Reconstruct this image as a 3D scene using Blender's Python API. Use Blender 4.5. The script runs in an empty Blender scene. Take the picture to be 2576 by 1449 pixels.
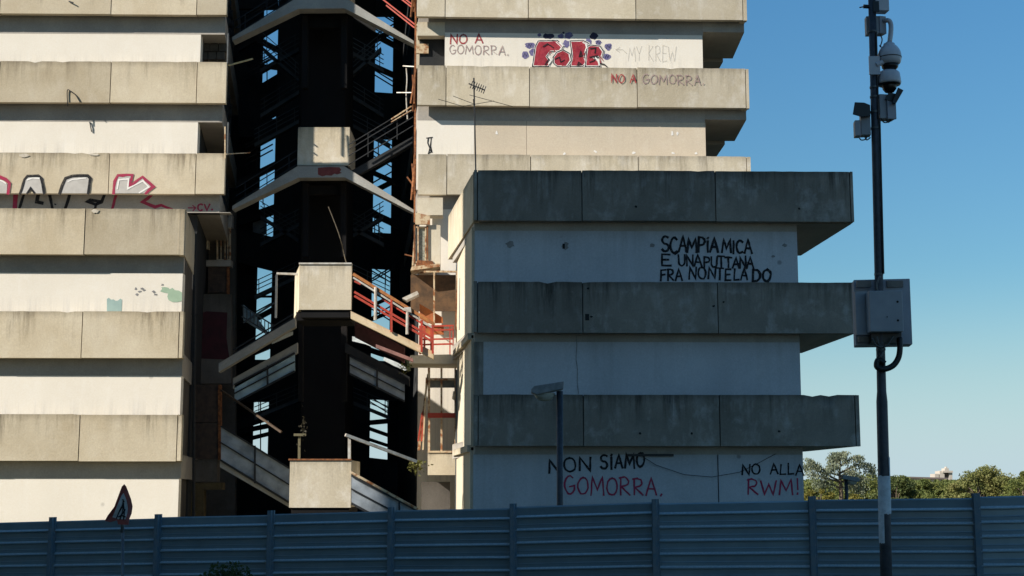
import bpy, bmesh, math, random
from mathutils import Vector, noise
random.seed(7)
SC = bpy.context.scene
COL = SC.collection
# ------------------------------------------------------------------ camera / light
F, CX, CY, EYE = 3511.0, 1288.0, 724.5, 2.2      # focal length and centre in pixels of a 2576 x 1449 picture
TH = math.atan(505.5 / F)
cam = bpy.data.objects.new('camera', bpy.data.cameras.new('camera')); COL.objects.link(cam)
cam.data.sensor_width = 36; cam.data.lens = 36 * F / 2576
cam.data.clip_start = 0.3; cam.data.clip_end = 9000
cam.location = (0, 0, EYE); cam.rotation_euler = (math.pi / 2 + TH, 0, 0)
SC.camera = cam
SUN = Vector((1.35, 0.70, -1.0)).normalized()     # the way the light travels
ELEV = math.asin(-SUN.z); AZ = math.atan2(-SUN.x, -SUN.y)
w = bpy.data.worlds.new('World'); SC.world = w; w.use_nodes = True
nt = w.node_tree; bg = nt.nodes['Background']
sky = nt.nodes.new('ShaderNodeTexSky'); sky.sky_type = 'NISHITA'; sky.sun_disc = False
sky.sun_elevation = ELEV; sky.sun_rotation = AZ
sky.air_density = 1.0; sky.dust_density = 0.35; sky.ozone_density = 3.0; sky.altitude = 60
mu = nt.nodes.new('ShaderNodeMix'); mu.data_type = 'RGBA'; mu.blend_type = 'MULTIPLY'; mu.inputs[0].default_value = 1
nt.links.new(sky.outputs[0], mu.inputs[6]); tc = nt.nodes.new('ShaderNodeTexCoord'); sx = nt.nodes.new('ShaderNodeSeparateXYZ'); nt.links.new(tc.outputs['Generated'], sx.inputs[0])
m2 = nt.nodes.new('ShaderNodeMapRange'); nt.links.new(sx.outputs[2], m2.inputs[0]); m2.inputs[1].default_value = .08; m2.inputs[2].default_value = .34
tint = nt.nodes.new('ShaderNodeMix'); tint.data_type = 'RGBA'; nt.links.new(m2.outputs[0], tint.inputs[0])
tint.inputs[6].default_value = (.64, .86, .82, 1); tint.inputs[7].default_value = (.60, 1.07, 1.19, 1); nt.links.new(tint.outputs[2], mu.inputs[7])   # clear autumn air: a cleaner blue
mr = nt.nodes.new('ShaderNodeMapRange'); mr.interpolation_type = 'SMOOTHSTEP'; nt.links.new(sx.outputs[2], mr.inputs[0])
mr.inputs[1].default_value = -.02; mr.inputs[2].default_value = .16; mr.inputs[3].default_value = .95; mr.inputs[4].default_value = 0
hz = nt.nodes.new('ShaderNodeMix'); hz.data_type = 'RGBA'; nt.links.new(mr.outputs[0], hz.inputs[0]); nt.links.new(mu.outputs[2], hz.inputs[6]); hz.inputs[7].default_value = (4.8, 6.1, 6.9, 1)
nt.links.new(hz.outputs[2], bg.inputs['Color']); bg.inputs['Strength'].default_value = 0.067
sl = bpy.data.lights.new('sun', 'SUN'); sl.energy = 5.0; sl.angle = math.radians(0.5); sl.color = (1, .92, .81)
so = bpy.data.objects.new('sun', sl); COL.objects.link(so); so.rotation_euler = SUN.to_track_quat('-Z', 'Y').to_euler()
so.location = (-60, -40, 60)
SC.view_settings.view_transform = 'Standard'; SC.view_settings.look = 'None'
SC.view_settings.exposure = 0.72; SC.view_settings.gamma = 1

# ------------------------------------------------------------------ helpers
def at(px, py, d):
    x = (px - CX) / F; y = (CY - py) / F
    dy = math.cos(TH) - y * math.sin(TH); dz = math.sin(TH) + y * math.cos(TH)
    t = d / dy
    return Vector((x * t, d, EYE + dz * t))
class Plane:                                       # an upright plane through a ground point, running (1, m) in plan
    def __init__(s, X, Y, m): s.X, s.Y, s.m = X, Y, m; k = math.hypot(1, m); s.n = Vector((m / k, -1 / k, 0))
    def at(s, px, py, out=0):
        x = (px - CX) / F; y = (CY - py) / F
        dy = math.cos(TH) - y * math.sin(TH); dz = math.sin(TH) + y * math.cos(TH)
        t = (s.Y - s.m * s.X) / (dy - s.m * x)
        return Vector((x * t, dy * t, EYE + dz * t)) + s.n * out
    def off(s, o): return Plane(s.X - s.n.x * o, s.Y - s.n.y * o, s.m)
    def z(s, px, py): return s.at(px, py).z
    def xy(s, px, py): p = s.at(px, py); return Vector((p.x, p.y))
def plane(px, d, m): return Plane((px - CX) / F * d / math.cos(TH) * math.cos(TH), d, m)
def thing(name, label, cat, loc=(0, 0, 0), group=None):
    o = bpy.data.objects.new(name, None); COL.objects.link(o); o.location = loc; o.empty_display_size = .3
    o['label'] = label; o['category'] = cat
    if group: o['group'] = group
    return o
def root_loc(p):
    while p.parent: p = p.parent
    return Vector(p.location)
def obj(name, bm, m, parent=None, label=None, smooth=False):
    me = bpy.data.meshes.new(name)
    if parent: bmesh.ops.translate(bm, vec=-root_loc(parent), verts=bm.verts)
    bm.normal_update(); bm.to_mesh(me); bm.free()
    for k in (m if isinstance(m, (list, tuple)) else [m]): me.materials.append(k)
    if smooth:
        for p in me.polygons: p.use_smooth = True
    o = bpy.data.objects.new(name, me); COL.objects.link(o)
    if parent: o.parent = parent
    if label: o['label'] = label
    return o
SPLIT = {'rear_flight', 'rear_railing', 'landing_frame', 'loose_pipe', 'bare_patch', 'railing_post', 'filler_patch', 'panel_hole', 'lintel', 'metal_shutter', 'arch_pier', 'orange_sheet', 'balcony_wall', 'coping', 'loose_lath', 'downpipe', 'bent_rails', 'red_railing', 'handrail', 'mounting_rail', 'clamp', 'lock', 'torn_poster'}
ONE = {'rear_railing': 'rear_rail', 'bent_rails': 'bent_rail', 'red_railing': 'red_rail'}
_obj = obj
def obj(name, bm, m, parent=None, label=None, smooth=False):
    """as above, but the pieces of a repeated part each become an object of their own"""
    if name not in SPLIT: return _obj(name, bm, m, parent, label, smooth)
    bm.verts.ensure_lookup_table(); seen = set(); isl = []
    for v in bm.verts:
        if v in seen: continue
        st = [v]; seen.add(v); cur = []
        while st:
            q = st.pop(); cur.append(q)
            for e in q.link_edges:
                t = e.other_vert(q)
                if t not in seen: seen.add(t); st.append(t)
        isl.append(cur)
    name = ONE.get(name, name); res = None
    for cur in isl:
        b = BM(); L0 = bm.loops.layers.uv.active; L1 = b.loops.layers.uv.active; mp = {v: b.verts.new(v.co) for v in cur}
        for f in {f for v in cur for f in v.link_faces}:
            g = b.faces.new([mp[v] for v in f.verts]); g.material_index = f.material_index
            for la, lb in zip(f.loops, g.loops): lb[L1].uv = la[L0].uv
        k = 0
        ms = m
        if isinstance(m, (list, tuple)):
            k = next(iter(b.faces)).material_index if len(b.faces) else 0; ms = m[k]
            for g in b.faces: g.material_index = 0
        o = _obj(name, b, ms, parent, label, smooth); res = res or o
    bm.free(); return res
def tag(o, label, cat, group=None, kind=None):
    if label: o['label'] = label
    if cat: o['category'] = cat
    if group: o['group'] = group
    if kind: o['kind'] = kind
    return o
def BM():
    bm = bmesh.new(); bm.loops.layers.uv.new('UVMap'); return bm
def face(bm, vs, uvs=None, mi=0):
    try: f = bm.faces.new(vs)
    except ValueError: return None
    f.material_index = mi
    if uvs:
        L = bm.loops.layers.uv.active
        for l, u in zip(f.loops, uvs): l[L].uv = u
    return f
def prism(bm, poly, z0, z1, mi=0):
    """upright prism over a plan polygon; u in metres along the wall, v from 0 at the foot to 1 at the top"""
    a = sum(poly[i][0] * poly[(i + 1) % len(poly)][1] - poly[(i + 1) % len(poly)][0] * poly[i][1] for i in range(len(poly)))
    if a < 0: poly = poly[::-1]
    n = len(poly); lo = [bm.verts.new((p[0], p[1], z0)) for p in poly]; hi = [bm.verts.new((p[0], p[1], z1)) for p in poly]
    u = random.random() * 50
    for i in range(n):
        j = (i + 1) % n; L = math.hypot(poly[j][0] - poly[i][0], poly[j][1] - poly[i][1])
        face(bm, [lo[i], lo[j], hi[j], hi[i]], [(u, 0), (u + L, 0), (u + L, 1), (u, 1)], mi); u += L
    face(bm, hi, [(p[0], .5) for p in poly], mi); face(bm, lo[::-1], [(p[0], .5) for p in poly[::-1]], mi)
def strip(pl, pa, pb, py, th, out=0):
    """plan rectangle on a facade plane between two picture columns"""
    a = pl.xy(pa, py); b = pl.xy(pb, py); n = pl.n.xy
    a = a + n * out; b = b + n * out
    return [a, b, b - n * th, a - n * th]
def hexa(bm, a, mi=0):
    """eight corners: front quad (bl, br, tr, tl) then back quad"""
    v = [bm.verts.new(p) for p in a]
    for q in ((0, 1, 2, 3), (5, 4, 7, 6), (4, 0, 3, 7), (1, 5, 6, 2), (3, 2, 6, 7), (4, 5, 1, 0)):
        u0 = random.random() * 9; L = (v[q[1]].co - v[q[0]].co).length
        face(bm, [v[i] for i in q], [(u0, 0), (u0 + L, 0), (u0 + L, 1), (u0, 1)], mi)
def quadbox(bm, pl, pts, th, out=0, mi=0):
    """solid with a front outlined by four picture points (bl, br, tr, tl) on a plane"""
    fr = [pl.at(x, y, out) for x, y in pts]; hexa(bm, fr + [p - pl.n * th for p in fr], mi)
def rect(pl, x0, y0, x1, y1): return [(x0, y1), (x1, y1), (x1, y0), (x0, y0)]
def bar(bm, p, q, a, b=None, mi=0):
    """square bar from p to q, a wide and b high"""
    p, q = Vector(p), Vector(q); b = b or a; d = (q - p).normalized()
    s = d.cross(Vector((0, 0, 1)))
    s = Vector((1, 0, 0)) if s.length < .05 else s.normalized()
    t = s.cross(d); s *= a / 2; t *= b / 2
    hexa(bm, [p - s - t, q - s - t, q - s + t, p - s + t, p + s - t, q + s - t, q + s + t, p + s + t], mi)
def tube(bm, pts, r, n=8, mi=0, cap=True):
    pts = [Vector(p) for p in pts]; rs = r if isinstance(r, (list, tuple)) else [r] * len(pts)
    rings = []; ref = None
    for i, p in enumerate(pts):
        d = (pts[min(i + 1, len(pts) - 1)] - pts[max(i - 1, 0)]).normalized()
        if ref is None:
            ref = d.cross(Vector((0, 1, 0)))
            if ref.length < .1: ref = d.cross(Vector((1, 0, 0)))
        s = (ref - d * ref.dot(d)).normalized(); ref = s; t = d.cross(s)
        rings.append([bm.verts.new(p + (s * math.cos(2 * math.pi * k / n) + t * math.sin(2 * math.pi * k / n)) * rs[i]) for k in range(n)])
    for a, b in zip(rings, rings[1:]):
        for k in range(n): face(bm, [a[k], a[(k + 1) % n], b[(k + 1) % n], b[k]], [(0, 0), (1, 0), (1, 1), (0, 1)], mi)
    if cap: face(bm, rings[0][::-1], None, mi); face(bm, rings[-1], None, mi)
def lathe(bm, c, prof, n=24, mi=0):
    c = Vector(c); rings = []
    for r, z in prof:
        rings.append([bm.verts.new(c + Vector((r * math.cos(2 * math.pi * k / n), r * math.sin(2 * math.pi * k / n), z))) for k in range(n)])
    for a, b in zip(rings, rings[1:]):
        for k in range(n): face(bm, [a[k], a[(k + 1) % n], b[(k + 1) % n], b[k]], None, mi)
    face(bm, rings[0][::-1], None, mi); face(bm, rings[-1], None, mi)
def curve(pts, n=8):
    """Catmull-Rom through points"""
    P = [Vector(p) for p in pts]; P = [P[0] * 2 - P[1]] + P + [P[-1] * 2 - P[-2]]; out = []
    for i in range(1, len(P) - 2):
        for k in range(n):
            t = k / n; a, b, c, d = P[i - 1], P[i], P[i + 1], P[i + 2]
            out.append(.5 * ((2 * b) + (c - a) * t + (2 * a - 5 * b + 4 * c - d) * t * t + (3 * b - a - 3 * c + d) * t ** 3))
    return out + [P[-2]]
def bevel(o, wd, seg=2):
    m = o.modifiers.new('bevel', 'BEVEL'); m.width = wd; m.segments = seg; m.limit_method = 'ANGLE'; return o

# ------------------------------------------------------------------ materials
def newmat(name):
    m = bpy.data.materials.new(name); m.use_nodes = True; return m, m.node_tree, m.node_tree.nodes['Principled BSDF']
def N(nt, t, **k):
    n = nt.nodes.new(t)
    for a, v in k.items():
        if hasattr(n, a): setattr(n, a, v)
        else: n.inputs[a.replace('_', ' ')].default_value = v
    return n
def math_(nt, op, a, b=None):
    n = nt.nodes.new('ShaderNodeMath'); n.operation = op
    for i, v in enumerate((a, b)):
        if v is None: continue
        if hasattr(v, 'is_linked'): nt.links.new(v, n.inputs[i])
        else: n.inputs[i].default_value = v
    return n.outputs[0]
def ramp(nt, src, p0, p1, v0=0, v1=1):
    n = nt.nodes.new('ShaderNodeMapRange'); n.clamp = True
    nt.links.new(src, n.inputs[0]); n.inputs[1].default_value = p0; n.inputs[2].default_value = p1
    n.inputs[3].default_value = v0; n.inputs[4].default_value = v1; return n.outputs[0]
def mixc(nt, f, a, b, mode='MIX'):
    n = nt.nodes.new('ShaderNodeMix'); n.data_type = 'RGBA'; n.blend_type = mode
    for s, v in ((0, f), (6, a), (7, b)):
        if hasattr(v, 'is_linked'): nt.links.new(v, n.inputs[s])
        else: n.inputs[s].default_value = v if s == 0 else (*v, 1)
    return n.outputs[2]
def vecs(nt):
    g = nt.nodes.new('ShaderNodeNewGeometry'); u = nt.nodes.new('ShaderNodeUVMap'); u.uv_map = 'UVMap'
    s = nt.nodes.new('ShaderNodeSeparateXYZ'); nt.links.new(u.outputs[0], s.inputs[0])
    oi = nt.nodes.new('ShaderNodeObjectInfo')
    return g.outputs['Position'], s.outputs[0], s.outputs[1], oi.outputs['Random']
def noi(nt, vec, scale, detail=4, rough=.55, sc=None):
    if sc:
        mp = nt.nodes.new('ShaderNodeMapping'); nt.links.new(vec, mp.inputs[0]); mp.inputs['Scale'].default_value = sc; vec = mp.outputs[0]
    n = nt.nodes.new('ShaderNodeTexNoise'); nt.links.new(vec, n.inputs['Vector'])
    n.inputs['Scale'].default_value = scale; n.inputs['Detail'].default_value = detail; n.inputs['Roughness'].default_value = rough
    return n.outputs[0]
def comb(nt, x, y, z=0):
    c = nt.nodes.new('ShaderNodeCombineXYZ')
    for i, v in enumerate((x, y, z)):
        if hasattr(v, 'is_linked'): nt.links.new(v, c.inputs[i])
        else: c.inputs[i].default_value = v
    return c.outputs[0]
def surface(name, c1, c2, streak=.5, scol=(.09, .07, .045), pale=.25, pcol=(.62, .58, .5), topdirt=.4, botdirt=0., var=.12, rough=.9, bump=.3, spot=.0):
    """weathered concrete or plaster: blotches, run-off streaks from the top edge, pale efflorescence, grain"""
    m, nt, b = newmat(name); pos, u, v, rnd = vecs(nt)
    ro = math_(nt, 'MULTIPLY', rnd, 37.0)
    col = mixc(nt, ramp(nt, noi(nt, pos, .55, 5, .6), .35, .65), c1, c2)
    mid = noi(nt, pos, 1.7, 5, .65)
    col = mixc(nt, math_(nt, 'MULTIPLY', ramp(nt, mid, .55, .72), pale), col, pcol)
    # pale runs
    pr = noi(nt, comb(nt, math_(nt, 'MULTIPLY', u, 1.6), math_(nt, 'MULTIPLY', v, .9), math_(nt, 'ADD', ro, 9)), 1.5, 4, .6)
    col = mixc(nt, math_(nt, 'MULTIPLY', ramp(nt, pr, .54, .72), pale), col, pcol)
    # dark runs that start under the top edge; their length varies along the panel
    ln = noi(nt, comb(nt, math_(nt, 'MULTIPLY', u, 2.2), ro), 1.0, 3, .6)
    s = noi(nt, comb(nt, math_(nt, 'MULTIPLY', u, 4.6), math_(nt, 'MULTIPLY', v, .45), ro), 1.0, 6, .75)
    msk = ramp(nt, noi(nt, comb(nt, math_(nt, 'MULTIPLY', u, .9), math_(nt, 'ADD', ro, 3)), 1.0, 3, .6), .40, .62, .15, 1.25)
    reach = ramp(nt, math_(nt, 'ADD', v, math_(nt, 'MULTIPLY', ln, 1.1)), .85, 1.6)
    sk = math_(nt, 'MULTIPLY', math_(nt, 'MULTIPLY', math_(nt, 'MULTIPLY', ramp(nt, s, .44, .70), msk), reach), streak * 1.5)
    col = mixc(nt, math_(nt, 'MINIMUM', sk, .85), col, scol)
    td = math_(nt, 'MULTIPLY', ramp(nt, math_(nt, 'ADD', v, math_(nt, 'MULTIPLY', mid, .35)), 1.02, 1.22), topdirt)
    col = mixc(nt, td, col, scol)
    if botdirt:
        bd = math_(nt, 'MULTIPLY', math_(nt, 'MULTIPLY', ramp(nt, v, .74, .48), ramp(nt, s, .46, .68)), botdirt)
        col = mixc(nt, bd, col, (.42, .40, .38))
    if spot:
        vo = nt.nodes.new('ShaderNodeTexVoronoi'); vo.inputs['Scale'].default_value = .8; nt.links.new(pos, vo.inputs['Vector'])
        col = mixc(nt, math_(nt, 'MULTIPLY', ramp(nt, vo.outputs['Distance'], .07, .04), spot), col, (.08, .075, .07))
    gr = noi(nt, pos, 22, 3, .7)
    col = mixc(nt, .5, col, mixc(nt, gr, (.28, .28, .28), (.72, .72, .72)), 'OVERLAY')
    hv = nt.nodes.new('ShaderNodeHueSaturation'); nt.links.new(col, hv.inputs['Color'])
    nt.links.new(ramp(nt, rnd, 0, 1, 1 - var, 1 + var), hv.inputs['Value'])
    nt.links.new(hv.outputs[0], b.inputs['Base Color']); b.inputs['Roughness'].default_value = rough
    b.inputs['Specular IOR Level'].default_value = .2
    bp = nt.nodes.new('ShaderNodeBump'); bp.inputs['Strength'].default_value = bump; bp.inputs['Distance'].default_value = .02
    nt.links.new(noi(nt, pos, 9, 6, .7), bp.inputs['Height']); nt.links.new(bp.outputs[0], b.inputs['Normal'])
    return m
def plain(name, c, rough=.6, metal=0, c2=None, scale=6, spec=.4, lo=.4, hi=.62, var=0):
    m, nt, b = newmat(name); pos, u, v, rnd = vecs(nt)
    c2 = c2 or tuple(k * .7 for k in c)
    col = mixc(nt, ramp(nt, noi(nt, pos, scale, 5, .65), lo, hi), c, c2)
    if var:
        hv = nt.nodes.new('ShaderNodeHueSaturation'); nt.links.new(col, hv.inputs['Color']); nt.links.new(ramp(nt, rnd, 0, 1, 1 - var, 1 + var), hv.inputs['Value'])
        dust = math_(nt, 'MULTIPLY', ramp(nt, noi(nt, pos, .9, 6, .7, (.35, 1, 2.2)), .54, .72), .35)
        col = mixc(nt, dust, hv.outputs[0], (.33, .34, .33))
    nt.links.new(col, b.inputs['Base Color'])
    b.inputs['Roughness'].default_value = rough; b.inputs['Metallic'].default_value = metal; b.inputs['Specular IOR Level'].default_value = spec
    return m
def paint(name, c, c2, worn=.25, scale=9):
    """spray or brush paint that has worn through to the wall in flecks"""
    m, nt, b = newmat(name); pos, u, v, rnd = vecs(nt)
    nt.links.new(mixc(nt, ramp(nt, noi(nt, pos, scale, 5, .65), .38, .64), c, c2), b.inputs['Base Color'])
    b.inputs['Roughness'].default_value = .8; b.inputs['Specular IOR Level'].default_value = .2
    t = nt.nodes.new('ShaderNodeBsdfTransparent'); mx = nt.nodes.new('ShaderNodeMixShader')
    nt.links.new(math_(nt, 'MAXIMUM', math_(nt, 'MULTIPLY', ramp(nt, noi(nt, pos, 13, 5, .7), .50, .66), min(1, worn * 2.4)), worn * .5), mx.inputs[0])
    nt.links.new(b.outputs[0], mx.inputs[1]); nt.links.new(t.outputs[0], mx.inputs[2]); nt.links.new(mx.outputs[0], nt.nodes['Material Output'].inputs[0]); return m
CONC = surface('warm concrete', (.58, .51, .385), (.48, .405, .285), streak=.75, pale=.35, pcol=(.60, .54, .43))
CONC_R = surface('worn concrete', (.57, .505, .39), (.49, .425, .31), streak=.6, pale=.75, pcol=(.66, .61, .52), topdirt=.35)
CONC_D = surface('grimy shade darkened concrete', (.26, .235, .20), (.18, .165, .14), streak=.85, scol=(.045, .042, .036), pale=.5, pcol=(.44, .43, .41), topdirt=.6, var=.2)  # grime, plus the wing's shade put into a darker base colour
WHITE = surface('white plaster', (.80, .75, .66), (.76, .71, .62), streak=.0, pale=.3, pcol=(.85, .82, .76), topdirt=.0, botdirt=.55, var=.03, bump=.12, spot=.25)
WHITE_SHADE = surface('shade toned white plaster', (.49, .51, .54), (.42, .44, .47), streak=.18, scol=(.2, .2, .2), pale=.2, pcol=(.58, .59, .60), topdirt=.1, botdirt=.1, var=.05, bump=.15, spot=.5)  # white plaster again, with the wing's blue shade mixed into its colour
BEIGE = surface('beige render', (.62, .53, .41), (.58, .50, .39), streak=.05, pale=.1, pcol=(.78, .74, .66), topdirt=.05, var=.02, bump=.12)
SLABM = surface('soffit concrete', (.40, .37, .33), (.31, .29, .26), streak=.25, pale=.15, topdirt=.3, var=.08)
INNER = surface('shade darkened render', (.045, .047, .05), (.028, .03, .032), streak=.4, scol=(.02, .02, .02), pale=.1, pcol=(.07, .07, .07), var=.2)  # near-black base carries the deep shade of the stair well
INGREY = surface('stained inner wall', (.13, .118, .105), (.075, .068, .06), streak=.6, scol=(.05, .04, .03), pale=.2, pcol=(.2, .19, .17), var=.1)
CREAM = surface('cream wall', (.66, .59, .46), (.58, .52, .40), streak=.25, scol=(.30, .19, .09), pale=.3, pcol=(.75, .71, .62), topdirt=.2, var=.05)
BEAMC = surface('beam concrete', (.36, .36, .34), (.28, .28, .26), streak=.15, pale=.25, topdirt=.1, var=.05, scol=(.2, .11, .05))
WELLSHADE = surface('shade black underside', (.010, .010, .011), (.006, .006, .007), streak=.3, scol=(.03, .02, .015), pale=.1, pcol=(.014, .013, .012), var=.1)  # shade of shaft and landing undersides put into a near-black colour
RUST = plain('rusty steel', (.30, .115, .04), .85, 0, (.12, .045, .02), 9)
RUSTY_PAINT = plain('flaking cream paint over rust', (.58, .46, .30), .8, 0, (.28, .11, .04), 5, lo=.46, hi=.6)
REDP = plain('faded red paint', (.48, .055, .03), .6, 0, (.34, .05, .03), 7)
ORANGE = plain('orange rust sheet', (.50, .16, .045), .8, 0, (.30, .10, .04), 4)
DARKST = plain('dark steel', (.035, .037, .04), .6, .3)
GREYST = plain('grey steel', (.12, .13, .135), .5, .4)
PALEST = plain('pale bent metal', (.62, .60, .55), .5, .2, (.45, .40, .33))
GALV = plain('galvanised steel', (.16, .175, .19), .45, .5, (.10, .11, .12), 8)
CABM = plain('grey cabinet paint', (.30, .32, .35), .45, 0, (.26, .28, .31), 3)
CABS = plain('blue grey cabinet side', (.33, .35, .40), .45, 0, (.29, .31, .36), 3)
CAMW = plain('off white camera housing', (.52, .53, .57), .35, 0, (.46, .47, .51), 4)
CAMB = plain('black plastic', (.008, .008, .009), .35, 0)
CABLE = plain('black cable', (.012, .012, .014), .5, 0)
POLEM = plain('dark painted pole', (.055, .06, .075), .5, .2, (.035, .04, .05), 12)
PAPER = plain('torn pale paper', (.62, .66, .70), .8, 0, (.48, .52, .56), 14)
LAMPG = plain('lamp housing grey', (.24, .26, .27), .5, 0)
LENS = plain('milky lamp lens', (.42, .42, .36), .3, 0, (.34, .34, .29), 8)
BLACKP = paint('black spray paint', (.012, .013, .016), (.025, .026, .03), .12)
REDS = paint('red spray paint', (.40, .03, .04), (.34, .06, .07), .3)
REDS2 = paint('crimson spray paint', (.40, .03, .08), (.32, .05, .10), .12)
MAUVE = paint('mauve spray paint', (.30, .20, .20), (.42, .33, .31), .4)
FAINT = paint('faint grey spray paint', (.55, .52, .47), (.62, .58, .52), .85)
PURP = paint('violet spray paint', (.12, .11, .27), (.22, .20, .36), .25)
NAVY = plain('navy spray paint', (.03, .03, .07), .8, 0)
SILV = plain('silver spray paint', (.50, .48, .45), .6, 0, (.43, .41, .38), 3)
PINK = paint('pink red spray paint', (.42, .05, .07), (.26, .02, .04), .1, 4)
WHITEP = plain('white spray paint', (.82, .80, .76), .7, 0, (.78, .76, .72))
TEALP = plain('teal bare patch', (.30, .42, .40), .85, 0, (.34, .47, .44), 3)
GREENP = plain('green bare patch', (.32, .44, .32), .85, 0, (.37, .50, .37), 3)
MAGP = plain('maroon spray paint', (.06, .012, .018), .8, 0, (.04, .010, .014), 3)
BRICKD = plain('dark brown shutter', (.085, .055, .04), .8, 0, (.05, .035, .028), 5)
HOLE = plain('dark hole', (.02, .02, .02), .9)
SMUDGE = plain('grey filler smudge', (.20, .20, .20), .9, 0, (.28, .28, .28), 5)

# ------------------------------------------------------------------ lettering
def arc(cx, cy, rx, ry, a0, a1, n=10): return [(cx + rx * math.cos(math.radians(a0 + (a1 - a0) * i / n)), cy + ry * math.sin(math.radians(a0 + (a1 - a0) * i / n))) for i in range(n + 1)]
LET = {
 'A': [[(0, 0), (.5, 1), (1, 0)], [(.2, .36), (.85, .36)]], 'C': [arc(.55, .5, .5, .5, 50, 310)],
 'D': [[(.05, 0), (.05, 1)], [(.05, 1)] + arc(.3, .5, .65, .5, 85, -85) + [(.05, 0)]],
 'E': [[(.95, 1), (.1, 1), (.05, 0), (1, 0)], [(.08, .52), (.8, .52)]], 'F': [[(1, 1), (.1, .95), (.1, 0)], [(.1, .5), (.85, .55)]],
 'G': [arc(.55, .5, .5, .5, 55, 330) + [(.98, .45), (.55, .42)]], 'I': [[(.5, 0), (.5, 1)]], 'i': [[(.5, 0), (.5, .78)], [(.45, .95), (.6, 1.02)]],
 'K': [[(.1, 0), (.1, 1)], [(.9, 1), (.1, .45), (.95, 0)]], 'L': [[(.1, 1), (.05, 0), (.95, .02)]],
 'M': [[(0, 0), (.12, 1), (.5, .3), (.88, 1), (1, 0)]], 'N': [[(.05, 0), (.08, 1), (.92, 0), (.95, 1)]],
 'O': [arc(.5, .5, .5, .5, 90, 450, 14)], 'P': [[(.1, 0), (.1, 1)], [(.1, 1)] + arc(.35, .73, .55, .27, 80, -80) + [(.1, .44)]],
 'R': [[(.1, 0), (.1, 1)], [(.0, .95)] + arc(.35, .74, .5, .26, 85, -75) + [(.15, .45), (.95, 0)]],
 'S': [arc(.55, .75, .42, .25, 40, 250, 8) + arc(.5, .26, .45, .26, 80, -150, 8)], 'T': [[(0, 1), (1, .97)], [(.5, 1), (.5, 0)]],
 'U': [[(.05, 1), (.07, .35)] + arc(.5, .32, .43, .32, 180, 360, 8) + [(.95, 1)]], 'V': [[(0, 1), (.5, 0), (1, 1)]],
 'W': [[(0, 1), (.22, 0), (.5, .75), (.78, 0), (1, 1)]], 'Y': [[(0, 1), (.5, .5), (1, 1)], [(.5, .5), (.45, 0)]],
 '!': [[(.55, .3), (.5, 1.05)], [(.5, 0), (.55, .08)]], '.': [[(.35, 0), (.6, .1)]], "'": [[(.2, 1.0), (.9, 1.12)]]}
LW = {'M': 1.25, 'W': 1.4, 'I': .35, 'i': .4, '.': .35, '!': .35, "'": .35, ' ': .55, 'E': .85, 'F': .8, 'L': .8}
LIFT = [0.0]
def ribbon(bm, pl, pts, wpx, out, mi=0):
    """flat painted stroke through picture points on a wall plane; it widens and thins a little like spray paint"""
    P = [Vector(p) for p in pts]; Q = [P[0]]
    for a, b in zip(P, P[1:]):
        k = int((b - a).length / max(5, wpx * 1.6))
        for i in range(1, k): Q.append(a.lerp(b, i / k) + Vector((random.uniform(-.09, .09), random.uniform(-.09, .09))) * wpx)
        Q.append(b)
    P = Q
    if len(P) < 2: return
    k = len(P)
    L, R = [], []
    for i in range(k):
        d1 = (P[i] - P[i - 1]) if i else (P[1] - P[0]); d2 = (P[i + 1] - P[i]) if i < k - 1 else d1
        d1 = d1.normalized() if d1.length else Vector((1, 0)); d2 = d2.normalized() if d2.length else d1
        d = d1 + d2; d = d.normalized() if d.length > .3 else d1
        n = Vector((-d.y, d.x)); c = max(.5, d.dot(d1)); ww = wpx / 2 / c * random.uniform(.78, 1.16)
        e = -d * wpx * .4 if i == 0 else (d * wpx * .4 if i == k - 1 else Vector((0, 0)))
        L.append(P[i] + n * ww + e); R.append(P[i] - n * ww + e)
    vl = [bm.verts.new(pl.at(p.x, p.y, out)) for p in L]; vr = [bm.verts.new(pl.at(p.x, p.y, out)) for p in R]
    for i in range(k - 1): face(bm, [vl[i], vr[i], vr[i + 1], vl[i + 1]], None, mi)
def letters(bm, pl, s, x0, x1, yb0, yb1, h, wpx, out=.006, mi=0, gap=.28, jit=.05):
    """a word between two picture columns; yb0 / yb1 baseline at its ends, h letter height in picture pixels"""
    tot = sum(LW.get(c, 1) + gap for c in s) - gap; u = (x1 - x0) / tot; x = x0; i = 0
    for c in s:
        lw = LW.get(c, 1)
        if c in LET:
            t = (x - x0) / max(1, x1 - x0); yb = yb0 + (yb1 - yb0) * t + random.uniform(-.06, .06) * h; hh = h * random.uniform(.92, 1.06); sk = random.uniform(-.06, .08)
            for st in LET[c]:
                pts = [(x + (a + sk * b + random.uniform(-jit, jit) * .5) * lw * u, yb - (b + random.uniform(-jit, jit) * .5) * hh) for a, b in st]
                ribbon(bm, pl, pts, wpx, out + i * .0006, mi); i += 1
        x += (lw + gap) * u
def patch(bm, pl, pts, out, mi=0):
    f = face(bm, [bm.verts.new(pl.at(x, y, out)) for x, y in pts], None, mi)
    if f: f.normal_update()
    if f and f.normal.dot(pl.n) < 0: f.normal_flip()
    return f
def blob(cx, cy, rx, ry, n=14, j=.22):
    return [(cx + rx * math.cos(2 * math.pi * k / n) * random.uniform(1 - j, 1 + j), cy + ry * math.sin(2 * math.pi * k / n) * random.uniform(1 - j, 1 + j)) for k in range(n)]

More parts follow.
